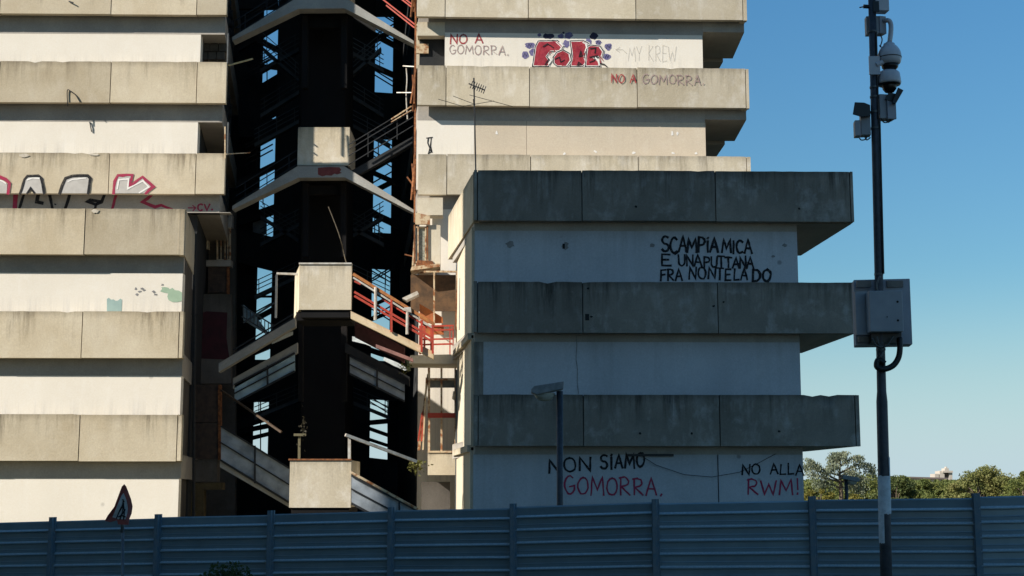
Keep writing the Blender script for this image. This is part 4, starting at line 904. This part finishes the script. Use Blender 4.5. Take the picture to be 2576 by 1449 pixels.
# ================================================================== TV antenna
A_ = Plane(-1.2, 40.2, 0); TA = thing('tv_antenna', 'thin black television aerial on mast before the right tower', 'antenna', tuple(A_.at(1197, 435)))
bm = BM(); tube(bm, [A_.at(1197, 440), A_.at(1192, 196)], .022, 6); obj('mast', bm, DARKST, TA)
bm = BM(); f = lambda L: [A_.at(*cv([p])[0]) for p in L]
for L in ([(395, 750), (615, 712)], [(220, 700), (400, 752)], [(325, 678), (480, 737)], [(440, 670), (745, 752)]):
    p, q = f(L); tube(bm, [p, q], .009, 5)
tube(bm, [A_.at(1192, 262) + Vector((.0, -.5, 0)), A_.at(1192, 262) + Vector((0, .8, .02))], .015, 5)
obj('array', bm, DARKST, TA)
bm = BM()
p, q = f([(435, 590), (545, 635)]); tube(bm, [p, q], .02, 5)
for k in range(7):
    c = p.lerp(q, .15 + k * .14); tube(bm, [c + Vector((.05, .12, .14)), c - Vector((.02, .12, .14))], .014, 5)
obj('array', bm, DARKST, TA)

# ================================================================== construction fence
FENB = plain('blue hoarding paint', (.21, .30, .355), .34, .2, (.165, .24, .29), 1.3, .6, .35, .65, .13)
def fd(px): return 1 / (.04167 + .01043 * px / 2576)
FT = [(-700, 1335), (-140, 1317), (0, 1312.7), (466, 1300), (680, 1293), (1130, 1281), (1644, 1265), (2051, 1258), (2576, 1249), (2720, 1246)]
def ft(px):
    for (a, ya), (b, yb) in zip(FT, FT[1:]):
        if a <= px <= b: return ya + (yb - ya) * (px - a) / (b - a)
    return FT[-1][1]
posts = [-640, -385, -128, 137, 402, 685, 987, 1293, 1650, 2043, 2455, 2900 - 180]
RIB = paint('scuffed rib edge', (.46, .55, .60), (.30, .40, .46), .0, 30)
TF = thing('construction_fence', 'long blue corrugated metal hoarding in front of the towers', 'fence', (0, 21, 0))
P3 = [at(x, ft(x), fd(x)) for x in posts]
tot = P3[-1] - P3[0]; FN = Vector((tot.y, -tot.x, 0)).normalized()
prof = []; z = 0.0
prof += [(0, 0), (.02, .012), (.13, 0.0)]
zc = .13
for k in range(10): prof += [(zc, 0), (zc + .026, .05), (zc + .040, .05), (zc + .052, 0), (zc + .13, .003), (zc + .142, .010), (zc + .150, .003)]; zc += .192
for a, b in zip(P3, P3[1:]):
    bm = BM(); k = 14; rows = []; ja, jb = (Vector((0, 0, random.uniform(-.016, .012))) for _ in range(2)); a, b = a + ja, b + jb
    for i in range(k + 1):
        p = a.lerp(b, i / k); wv_ = .010 * noise.noise(p * .9)
        rows.append([bm.verts.new(p - Vector((0, 0, dz)) + FN * (o_ + wv_ * (1 + .5 * noise.noise(Vector((p.x, dz * 2, 3)))))) for dz, o_ in prof])
    for r0, r1 in zip(rows, rows[1:]):
        for i in range(len(prof) - 1): face(bm, [r0[i + 1], r1[i + 1], r1[i], r0[i]], None, 1 if i > 1 and (i - 3) % 7 == 0 else 0)
    obj('panel', bm, [FENB, RIB], TF)
for x, p in zip(posts, P3):
    if x > 2800: continue
    bm = BM(); t = FN * .05; u = tot.normalized(); top = p + Vector((0, 0, .055)); bot = p - Vector((0, 0, 2.2))
    h = .032
    hexa(bm, [bot + t - u * h, bot + t + u * h, top + t + u * h, top + t - u * h, bot + FN * .11 - u * h, bot + FN * .11 + u * h, top + FN * .11 + u * h, top + FN * .11 - u * h])
    hexa(bm, [bot + t * .3 - u * .055, bot + t * .3 + u * .055, top + t * .3 + u * .055, top + t * .3 - u * .055, bot + t - u * .055, bot + t + u * .055, top + t + u * .055, top + t - u * .055])
    obj('post', bm, plain('post paint', (.10, .17, .23), .5, 0, (.17, .21, .24), 9) if x == posts[0] else bpy.data.materials['post paint'], TF)

# ================================================================== camera pole and what hangs on it
DP = 17.0; PP = Plane(0, DP, 0)
def pole_x(y): return 2193.5 + (2229.5 - 2193.5) * y / 1449
TP = thing('camera_pole', 'tall slim dark pole carrying cameras in front of the blue fence', 'pole', tuple(PP.at(2240, 1800)))
bm = BM(); ys = (1820, 1290, 1010, 985, 880, 430, -120); rs = (.072, .070, .067, .056, .054, .049, .047)
tube(bm, [PP.at(pole_x(y), y) for y in ys], list(rs), 18); obj('shaft', bm, POLEM, TP, smooth=True)
bm = BM(); tube(bm, [PP.at(pole_x(y) + 9.5, y, .045) for y in (300, 440, 560, 690)], .013, 6); tube(bm, [PP.at(pole_x(y) + 6, y, .05) for y in (86, 140, 230, 300)], .012, 6); obj('cable', bm, CABLE, TP)
bm = BM()
for y in (80, 152, 176, 220, 244, 282, 323, 690, 880): lathe(bm, PP.at(pole_x(y), y), [(.052, -.012), (.056, -.012), (.056, .012), (.052, .012)], 18)
obj('clamp', bm, GREYST, TP)
def wrap(y0, y1, a0, a1, r, seed):
    random.seed(seed); bm = BM(); k = 14; A, B = [], []
    for i in range(k + 1):
        a = math.radians(a0 + (a1 - a0) * i / k); d = Vector((math.sin(a), -math.cos(a), 0)) * r
        A.append(bm.verts.new(PP.at(pole_x(y0), y0 + random.uniform(-1.5, 1.5)) + d)); B.append(bm.verts.new(PP.at(pole_x(y1), y1 + random.uniform(-1.5, 1.5)) + d))
    for i in range(k): face(bm, [B[i], B[i + 1], A[i + 1], A[i]])
    return bm
pp = obj('torn_poster', wrap(1197, 1293, -88, 88, .077, 3), PAPER, TP, smooth=True); obj('torn_poster', wrap(1270, 1366, -86, -20, .079, 4), PAPER, TP, smooth=True)
bm = wrap(1150, 1198, 40, 88, .0765, 5); obj('torn_poster', bm, PAPER, TP, smooth=True)
random.seed(21)
# control cabinet
def boxpx(bm, x0, y0, x1, y1, d0, d1, rot=0, mi=0):
    pl = Plane(0, d0, 0); c = pl.at((x0 + x1) / 2, (y0 + y1) / 2); hw = (pl.at(x1, (y0 + y1) / 2) - pl.at(x0, (y0 + y1) / 2)).length / 2; hh = (pl.at(x0, y0).z - pl.at(x0, y1).z) / 2; dp = d1 - d0
    cs, sn = math.cos(rot), math.sin(rot); P = []
    for yy in (0, dp):
        for sx, sz in ((-1, -1), (1, -1), (1, 1), (-1, 1)): P.append(Vector((c.x + sx * hw * cs - yy * sn, c.y + sx * hw * sn + yy * cs, c.z + sz * hh)))
    hexa(bm, P, mi)
TCb = thing('control_cabinet', 'boxy grey control cabinet strapped to the camera pole with a black hose', 'cabinet', tuple(PP.at(2224, 868)))
ROT = -.16
bm = BM(); boxpx(bm, 2152, 702, 2290, 867, DP + .10, DP + .42, ROT); bevel(obj('housing', bm, CABS, TCb), .008)
bm = BM(); boxpx(bm, 2153, 733, 2196, 842, DP + .0, DP + .08, -.02); obj('side_flange', bm, CABM, TCb)
dr = None
bm = BM(); boxpx(bm, 2188, 731, 2271, 834, DP - .22, DP - .02, -.04); dr = bevel(obj('door', bm, CABM, TCb), .008)
bm = BM()
for x, y in ((2258, 759), (2259, 806)): tube(bm, [at(x, y, DP - .21), at(x, y, DP - .232)], .014, 10)
tube(bm, [at(2232, 797, DP - .21), at(2232, 797, DP - .235)], .010, 3); obj('lock', bm, CAMB, dr)
bm = BM()
for x0, x1 in ((2156, 2192), (2232, 2272)): boxpx(bm, x0, 706, x1, 722, DP + .05, DP + .09, -.03)
boxpx(bm, 2160, 848, 2192, 860, DP + .05, DP + .09, -.03); obj('mounting_rail', bm, plain('tan rail', (.20, .18, .16)), TCb)
bm = BM(); boxpx(bm, 2192, 836, 2268, 862, DP - .05, DP + .09, 0); obj('cable_inlet', bm, CAMB, TCb)
bm = BM(); H = [(2263, 850, -.05), (2264, 875, -.07), (2260, 900, -.07), (2246, 920, -.08), (2222, 929, -.09), (2206, 922, -.07), (2210, 905, -.065), (2226, 915, -.075)]
tube(bm, curve([at(x, y, DP + d) for x, y, d in H], 6), .036, 10); obj('hose', bm, CABLE, TCb, smooth=True)
bm = BM()
for H in ([(2194, 850), (2204, 868), (2222, 874), (2236, 864), (2246, 846)], [(2206, 846), (2212, 868), (2226, 878), (2214, 900)], [(2210, 740), (2206, 716), (2214, 694)]): tube(bm, curve([at(x, y, DP - .13) for x, y in H], 5), .011, 6)
obj('cable', bm, GREYST, TCb, smooth=True)
bm = BM(); tube(bm, curve([at(2182 + random.uniform(-.5, .5), y, DP - .004) for y in (770, 778, 786, 794)], 3), .008, 5); obj('handle', bm, CAMB, TCb)
# dome camera housing with gooseneck
def ctr(px, py, dd=0): return at(px, py, DP + dd)
pxm = DP / F * 1.01
TD = thing('dome_camera', 'large white egg shaped dome camera hanging from a gooseneck pipe', 'security camera', tuple(ctr(2238, 164)))
c = ctr(2238, 146); u = pxm
bm = BM(); lathe(bm, c, [(.0 + 22 * u, -18 * u), (27 * u, -14 * u), (29 * u, -6 * u), (30 * u, 0), (30 * u, 4 * u), (29 * u, 12 * u), (26 * u, 20 * u), (21 * u, 28 * u), (15 * u, 34 * u), (14 * u, 38 * u), (11 * u, 38 * u), (8 * u, 42 * u)], 28); obj('dome', bm, CAMW, TD, smooth=True)
bm = BM(); lathe(bm, c, [(30.4 * u, -1.2 * u), (30.6 * u, 0), (30.4 * u, 1 * u)], 28); lathe(bm, c - Vector((0, 0, 26 * u)), [(12 * u, -8 * u), (20 * u, 0), (22 * u, 8 * u)], 24); obj('dark_window', bm, CAMB, TD, smooth=True)
bm = BM(); tube(bm, curve([ctr(2225, 52, .05), ctr(2236, 52, .0), ctr(2241, 62), ctr(2241, 82), ctr(2238, 106)], 6), [.030] * 25, 12); obj('gooseneck', bm, CAMW, TD, smooth=True)
TZ = thing('security_camera', 'white turret camera with black ball lens on a bracket arm', 'security camera', tuple(ctr(2236, 213)))
bm = BM(); c = ctr(2236.5, 196); lathe(bm, c, [(29 * u, -17 * u), (30 * u, -12 * u), (29 * u, 0), (27 * u, 12 * u), (22 * u, 17 * u), (12 * u, 19 * u), (10 * u, 30 * u)], 28); obj('housing', bm, CAMW, TZ, smooth=True)
bm = BM(); lathe(bm, c - Vector((0, 0, 18 * u)), [(28 * u, -1 * u), (29 * u, 1 * u)], 28); lathe(bm, c - Vector((0, 0, 20 * u)), [(3 * u, -21 * u), (11 * u, -18 * u), (17 * u, -10 * u), (18.5 * u, -2 * u), (18 * u, 4 * u)], 24); obj('ball_lens', bm, CAMB, TZ, smooth=True)
bm = BM(); boxpx(bm, 2187, 141, 2214, 187, DP - .07, DP - .045); tube(bm, curve([ctr(2204, 164, -.06), ctr(2222, 156, -.05), ctr(2237, 158, -.02), ctr(2237, 182)], 5), [.034, .036, .034, .032, .032, .031, .03, .03, .03, .03, .03, .03, .03, .03, .03, .03], 10); obj('bracket', bm, CAMW, TZ)
def equip(name, label, boxes, mats, wires, root):
    T = thing(name, label, 'equipment box' if 'box' in name else 'floodlight', root)
    for nm, b, r, m in boxes:
        bm = BM(); boxpx(bm, *b, r); bevel(obj(nm, bm, m, T), .006)
    if wires:
        bm = BM()
        for H in wires: tube(bm, curve([ctr(x, y, .05) for x, y in H], 5), .008, 5)
        obj('cable', bm, CABLE, T)
    return T
equip('antenna_box', 'pale rounded box at the very top of the camera pole', [('housing', (2202, -30, 2237, 26, DP - .05, DP + .1), .1, CAMW), ('strap', (2196, 2, 2212, 30, DP - .06, DP - .05), 0, CAMB)], None, [[(2208, 28), (2214, 31), (2222, 28)]], tuple(ctr(2219, 26)))
bm = BM(); tube(bm, [ctr(2188, 17), ctr(2172, 16)], .026, 10); tube(bm, [ctr(2172, 17), ctr(2162, 19)], .008, 6); tag(obj('connector', bm, CAMB), 'small black stub connector sticking out left near the pole top', 'connector')
equip('junction_box', 'square grey box behind the pole above the gooseneck camera', [('housing', (2180, 40, 2222, 85, DP + .055, DP + .17), -.05, CABM), ('cover', (2212, 40, 2231, 84, DP + .05, DP + .18), .3, CABS)], None, [[(2214, 86), (2219, 100), (2214, 118)], [(2212, 114), (2220, 120), (2228, 114)]], tuple(ctr(2204, 85)))
T = equip('floodlight', 'black tilted floodlight over a grey box right of the pole', [('driver_box', (2212, 237, 2254, 298, DP + .0, DP + .15), .15, CABM), ('cover', (2232, 239, 2255, 299, DP - .03, DP + .0), .1, CABS)], None, [[(2216, 298), (2224, 308), (2236, 306), (2242, 298)], [(2228, 298), (2234, 308), (2246, 299)]], tuple(ctr(2235, 298)))
bm = BM(); p = [(2244, 258), (2253, 262), (2273, 227), (2259, 220)]; hexa(bm, [at(x, y, DP - .12) for x, y in p] + [at(x, y, DP + .06) for x, y in p]); hexa(bm, [at(x, y, DP - .04) for x, y in [(2226, 250), (2250, 258), (2254, 236), (2236, 232)]] + [at(x, y, DP + .0) for x, y in [(2226, 250), (2250, 258), (2254, 236), (2236, 232)]]); bevel(obj('lamp_head', bm, CAMB, T), .005)
T = equip('floodlight', 'black tilted floodlight over two grey boxes left of the pole', [('driver_box', (2166, 278, 2190, 339, DP - .06, DP + .08), -.12, CABM), ('cover', (2151, 302, 2165, 341, DP - .08, DP + .06), -.1, CABS)], None, [[(2160, 342), (2166, 352), (2178, 350), (2182, 340)], [(2174, 340), (2180, 352), (2190, 346)]], tuple(ctr(2170, 340)))
bm = BM(); p = [(2145, 288), (2166, 294), (2190, 292), (2189, 264), (2174, 258), (2150, 257)]; q = [at(x, y, DP - .13) for x, y in p]; q2 = [at(x, y, DP + .03) for x, y in p]
va = [bm.verts.new(v) for v in q]; vb = [bm.verts.new(v) for v in q2]; face(bm, va); face(bm, vb[::-1])
for i in range(6): face(bm, [va[i - 1], vb[i - 1], vb[i], va[i]])
bmesh.ops.recalc_face_normals(bm, faces=bm.faces); bevel(obj('lamp_head', bm, CAMB, T), .005)

# ================================================================== street lamps
def lamp(label, px, ytop, ybase, d, sc):
    base = at(px, ybase, d); base.z = gz(base.x, d); T = thing('street_lamp', label, 'street lamp', tuple(base), 'flat headed street lamps')
    top = at(px, ytop, d); k = sc
    bm = BM(); tube(bm, [base - Vector((0, 0, .2)), Vector((top.x, d, top.z))], .055 * k, 12); obj('pole', bm, POLEM, T, smooth=True)
    def pt(x, y, o): return top + Vector((x * k, o * k, y * k))
    dirx = -1 if px < 1800 else 1
    bm = BM(); pr = [(.06, .0), (.07, .13), (-.44, .05), (-.49, .0), (-.49, -.06), (-.40, -.10)]
    L = [bm.verts.new(pt(-x * dirx * -1 if dirx == 1 else x, y + .03, -.16)) for x, y in pr]; R = [bm.verts.new(pt(-x * dirx * -1 if dirx == 1 else x, y + .03, .16)) for x, y in pr]
    face(bm, L); face(bm, R[::-1])
    for i in range(6): face(bm, [L[i - 1], R[i - 1], R[i], L[i]])
    bmesh.ops.recalc_face_normals(bm, faces=bm.faces); bevel(obj('head', bm, LAMPG, T), .012)
    bm = BM(); cxn = -.26 if dirx < 0 else -.26
    c = pt(cxn, -.035, 0); rings = []
    for r, z in ((1, 0), (.93, -.05), (.72, -.105), (.35, -.135)): rings.append([bm.verts.new(c + Vector((.18 * r * k * math.cos(a * math.pi / 9), .13 * r * k * math.sin(a * math.pi / 9), z * k))) for a in range(18)])
    for a, b in zip(rings, rings[1:]):
        for i in range(18): face(bm, [a[i], a[(i + 1) % 18], b[(i + 1) % 18], b[i]])
    face(bm, rings[-1]); o = obj('lens', bm, LENS, T, smooth=True)
    return T
l1 = lamp('street lamp with grey head turned left before the shaded wing wall', 1408, 984, 1300, 24, 1.0)
l2 = lamp('far street lamp with grey head turned right before the trees', 2129, 1207, 1300, 47, 1.02)
for ch in l2.children:                              # its head points the other way
    if ch.type == 'MESH' and ch.name.split('.')[0] in ('head', 'lens'):
        for v in ch.data.vertices: v.co.x = -v.co.x
        ch.data.flip_normals()

# ================================================================== bent warning sign
PS = Plane(0, 22.3, 0); TG = thing('road_sign', 'bent triangular warning sign with red border on thin post before fence', 'sign', tuple(PS.at(308, 1700)))
def bent(x, y, o=0):                               # the plate is folded along a slanted crease, its wings bent back
    k = max(0, (296 - x)) * .003 + max(0, x - 322) * .006
    return PS.at(x, y, .06 - k + o)
OUT = [(315, 1218), (320, 1224), (330, 1256), (333, 1274), (331, 1292), (326, 1307), (325, 1320), (300, 1319), (297, 1309), (280, 1313), (276, 1313), (261, 1311), (270, 1297), (289, 1275), (300, 1248), (309, 1224)]
INN = [(314, 1240), (321, 1258), (324, 1276), (323, 1290), (319, 1306), (300, 1306), (293, 1303), (284, 1301), (294, 1280), (303, 1260), (309, 1246)]
bm = BM(); cc = (308, 1286)
va = [bm.verts.new(bent(*p)) for p in OUT]; vb = [bm.verts.new(bent(*p, -.012)) for p in OUT]; ca = bm.verts.new(bent(*cc)); cb = bm.verts.new(bent(*cc, -.012))
for i in range(len(OUT)): face(bm, [va[i - 1], ca, va[i]]); face(bm, [vb[i], cb, vb[i - 1]]); face(bm, [va[i - 1], va[i], vb[i], vb[i - 1]])
bmesh.ops.recalc_face_normals(bm, faces=bm.faces); pt_ = obj('plate', bm, plain('faded sign red', (.30, .06, .05), .5, 0, (.20, .05, .045), 9), TG)
bm = BM(); va = [bm.verts.new(bent(*p, .006)) for p in INN]; ca = bm.verts.new(bent(*cc, .008))
for i in range(len(INN)): face(bm, [va[i], ca, va[i - 1]])
obj('white_field', bm, plain('dirty sign white', (.50, .50, .50), .5, 0, (.36, .37, .37), 9), pt_)
bm = BM()
def srib(pts, wd, o):
    class B_: pass
    b_ = B_(); b_.at = lambda x, y, out=0: bent(x, y, out); ribbon(bm, b_, pts, wd, o)
for i, L in enumerate(([(296, 1304), (304, 1285), (312, 1268)], [(305, 1306), (311, 1288), (314, 1266)], [(314, 1306), (316, 1290), (314, 1268)], [(300, 1294), (310, 1276), (313, 1262)], [(309, 1296), (318, 1282)], [(302, 1300), (308, 1296), (318, 1300)])): srib(L, 3.2, .011 + i * .0008)
srib([(312.5, 1257), (315, 1262)], 4, .0165)
obj('symbol', bm, BLACKP, pt_)
bm = BM(); tube(bm, [PS.at(306, 1800, -.02), PS.at(308, 1300, -.02)], .024, 10); tube(bm, [PS.at(307, 1340, -.02), PS.at(307, 1300, -.02)], .028, 10); obj('post', bm, GALV, TG, smooth=True)

# ================================================================== shrub at the foot of the fence
bm = BM()
for k in range(2600):
    a = random.random() * 6.28; r = random.random() ** .5; x = math.cos(a) * r; z = random.random()
    c = at(570, 1470, 19.2); leaf(bm, c + Vector((x * .45, math.sin(a) * r * .25, -.3 + (z * (.62 - .25 * x * x)) * random.uniform(.7, 1.0))), random.uniform(.03, .07))
T = thing('shrub', 'dark green shrub just peeping up at the foot of the fence', 'shrub', tuple(at(570, 1700, 19.2)))
obj('foliage', bm, LEAFB, T)
bm = BM(); c = at(570, 1470, 19.2)
for q in range(5): tube(bm, [Vector((c.x + q * .1 - .2, c.y, 0)), Vector((c.x + q * .17 - .34, c.y, c.z + .05))], .012, 5)
obj('stem', bm, plain('bark', (.09, .065, .045), .9), T)

# ================================================================== trees beyond
BARK = plain('tree bark', (.12, .09, .065), .95, 0, (.07, .055, .04), 4)
LPINE = leafmat('pine needles', (.10, .13, .035), (.17, .18, .05), .3); LPALE = leafmat('olive needles', (.16, .18, .055), (.23, .22, .08), .3)
LDARK = leafmat('dark pine needles', (.06, .085, .03), (.10, .12, .035), .25); LCED = leafmat('blue grey cedar needles', (.15, .18, .12), (.21, .23, .15), .3); LYEL = leafmat('yellowing leaves', (.22, .19, .04), (.16, .16, .04), .3)
def tree(name, label, px, ytop, wpx, d, mat, nl, ls, clumps, hcrown, flat=1.0, seed=0, trunk=.22):
    random.seed(seed); base = at(px, 1300, d); base.z = gz(base.x, d) - .1; top = at(px, ytop, d).z
    W = wpx / F * d / 2; T = thing(name, label, 'tree', tuple(base), 'trees beyond the fence')
    zc = top - hcrown / 2; cl = []
    for k in range(clumps):
        a = random.random() * 6.28; r = random.random() ** .5; h = random.uniform(-1, 1)
        rr = math.sqrt(max(.08, 1 - h * h * .8)) if h > 0 else 1 + .15 * h
        cl.append((Vector((base.x + W * .86 * rr * r * math.cos(a), d + W * .86 * rr * r * math.sin(a), zc + h * hcrown * .40 - abs(random.gauss(0, .09)) * hcrown)), random.uniform(.13, .34) * min(W, hcrown)))
    bm = BM(); tube(bm, [base, base.lerp(Vector((base.x + .2, d, zc)), .5), Vector((base.x - .1, d, zc + hcrown * .1))], [trunk, trunk * .8, trunk * .35], 8)
    for c, r in cl[::2]: tube(bm, [Vector((base.x, d, max(base.z + .5, zc - hcrown * .5))), (Vector((base.x, d, zc)) + c) / 2 - Vector((0, 0, .2)), c], [trunk * .35, trunk * .2, .03], 5)
    obj('trunk', bm, BARK, T)
    bm = bmesh.new()
    for k in range(nl):
        c, r = random.choice(cl); v = Vector((random.gauss(0, 1), random.gauss(0, 1), random.gauss(0, 1))).normalized() * r * random.random() ** .4
        v.z *= .72 * flat; leaf(bm, c + v, ls * random.uniform(.6, 1.3))
    obj('crown', bm, mat, T); return T
tree('pine_tree', 'dark dense pine directly right of the camera pole', 2252, 1182, 130, 105, LDARK, 12000, .16, 34, 3.6, seed=1)
tree('pine_tree', 'green pine between the camera pole and the white tower', 2318, 1196, 110, 118, LPINE, 9000, .17, 26, 3.2, seed=2)
tree('pine_tree', 'low dark tree below the white tower', 2366, 1207, 105, 112, LPINE, 7000, .16, 20, 2.8, seed=3)
tree('pine_tree', 'broad olive pine just right of the white tower', 2470, 1174, 190, 108, LPALE, 17000, .17, 52, 3.6, seed=4)
tree('pine_tree', 'olive pine at the right edge of the picture', 2580, 1178, 150, 104, LPINE, 13000, .17, 38, 3.4, seed=5)
tree('pine_tree', 'dark green tree between the cedar and the camera pole', 2172, 1184, 150, 112, LPINE, 12000, .17, 34, 3.6, seed=6)
tree('broadleaf_tree', 'yellowing low tree at the foot of the wing corner', 2062, 1218, 100, 96, LYEL, 5000, .15, 18, 2.2, seed=7)
tree('broadleaf_tree', 'yellow green bush tree under the far street lamp', 2168, 1236, 90, 90, LYEL, 4000, .13, 16, 1.8, seed=8)
tree('pine_tree', 'shadowy tree behind the cedar at the wing corner', 2050, 1186, 90, 125, LPINE, 6000, .18, 18, 3.6, seed=9)
# the drooping cedar
random.seed(11); dC = 100; T = None
base = at(2118, 1300, dC); base.z = gz(base.x, dC); T = thing('cedar_tree', 'grey green cedar with drooping open branches at the wing corner', 'tree', tuple(base), 'trees beyond the fence')
bw = BM(); bl = bmesh.new()
tube(bw, [base, at(2116, 1240, dC), at(2112, 1190, dC), at(2114, 1142, dC)], [.22, .16, .09, .02], 8)
br = [((2114, 1172), (2150, 1150), (2168, 1152)), ((2114, 1190), (2160, 1168), (2186, 1170), (2199, 1184)), ((2112, 1166), (2096, 1150), (2088, 1160)), ((2112, 1196), (2070, 1182), (2050, 1166), (2030, 1156)), ((2113, 1212), (2066, 1200), (2040, 1190)), ((2114, 1214), (2150, 1200), (2180, 1206)), ((2113, 1228), (2080, 1214), (2050, 1220)), ((2114, 1228), (2140, 1220), (2172, 1232)), ((2113, 1154), (2120, 1140), (2128, 1146)), ((2113, 1180), (2098, 1170), (2082, 1176)), ((2114, 1200), (2134, 1186), (2150, 1190)), ((2113, 1160), (2104, 1142), (2098, 1144)), ((2112, 1210), (2044, 1176), (2026, 1172))]
for L in br:
    dd = random.uniform(-1.2, 1.2); P = curve([at(x, y, dC + dd * i / len(L)) for i, (x, y) in enumerate(L)], 6); tube(bw, P, [.07 * (1 - i / len(P)) + .012 for i in range(len(P))], 5)
    for i, p in enumerate(P[3:]):
        for k in range(13):
            q = p + Vector((random.gauss(0, .13), random.gauss(0, .35), random.gauss(.03, .05))); ln = random.uniform(.15, 1.1)
            for s_ in range(3): leaf(bl, q - Vector((random.gauss(0, .05), 0, ln * s_ / 3)), random.uniform(.09, .19), Vector((random.gauss(0, .3), random.gauss(0, .3), -1)).normalized())
obj('trunk', bw, BARK, T); obj('crown', bl, LCED, T)
# more woodland behind, to close the gaps low down
bm = bmesh.new(); random.seed(12)
for k in range(42000):
    px = random.uniform(1990, 2700); d = random.uniform(130, 150); yt = 1208 + 8 * noise.noise(Vector((px * .03, 0, 0))) + 6 * noise.noise(Vector((px * .1, 5, 0)))
    leaf(bm, at(px, random.uniform(yt, 1292), d), random.uniform(.15, .4))
o = obj('woodland', bm, LPINE); tag(o, 'dark low woodland closing the view behind the nearer trees', 'woodland', None, 'stuff')

# ================================================================== distant white building
WF = surface('far white walls', (.46, .41, .35), (.40, .36, .31), streak=.1, pale=.2, pcol=(.5, .46, .4), topdirt=.1, var=.0)
Pd = Plane(0, 260, 0); TW = thing('church_tower', 'distant pale twin pillared tower rising behind the pines', 'tower', tuple(Pd.at(2380, 1300)))
for x0, x1, yt in ((2352, 2362, 1192), (2364, 2376, 1185), (2388, 2396, 1186)):
    bm = BM(); quadbox(bm, Pd, rect(0, x0, yt, x1, 1300), 3); obj('pillar', bm, WF, TW)
bm = BM(); quadbox(bm, Pd, rect(0, 2370, 1184, 2396, 1189), 3, .3); quadbox(bm, Pd, rect(0, 2376, 1178, 2386, 1184), 2, .2); quadbox(bm, Pd, rect(0, 2379, 1174, 2382, 1178), 1, .2); obj('lintel', bm, WF, TW)
bm = BM(); quadbox(bm, Pd, rect(0, 2377, 1190, 2388, 1300), 1, -1); obj('dark_gap', bm, plain('shaded recess', (.20, .17, .16)), TW)
TH_ = thing('white_building', 'distant low white building with flat dark roof edge left of the tower', 'building', tuple(at(2330, 1300, 250)))
Pe = Plane(0, 252, 0)
bm = BM(); quadbox(bm, Pe, rect(0, 2290, 1204, 2380, 1300), 14); obj('wall', bm, WF, TH_)
bm = BM(); quadbox(bm, Pe, [(2286, 1203), (2384, 1206), (2384, 1202), (2286, 1199)], 15, .5); obj('roof', bm, plain('far roof', (.16, .13, .12)), TH_)

# ================================================================== the block behind the photographer, out of the picture, that shades the near side
s2 = Vector((1.35, .7)).normalized(); p2 = Vector((s2.y, -s2.x)); C0 = Vector((-1.4, 39.9)) - s2 * 36
TO = thing('apartment_slab', 'tall apartment slab standing behind the photographer, outside the picture', 'apartment building', (C0.x, C0.y, 0))
bm = BM(); prism(bm, [C0, C0 + p2 * 60, C0 + p2 * 60 - s2 * 14, C0 - s2 * 14], -1.5, 44); obj('wall', bm, SLABM, TO)
bm = BM()
for k in range(14): prism(bm, [C0 + s2 * .3 + p2 * .2, C0 + s2 * .3 + p2 * 59.8, C0 + p2 * 59.8 + s2 * .01, C0 + p2 * .2 + s2 * .01], 2.9 + 3 * k, 4.1 + 3 * k)
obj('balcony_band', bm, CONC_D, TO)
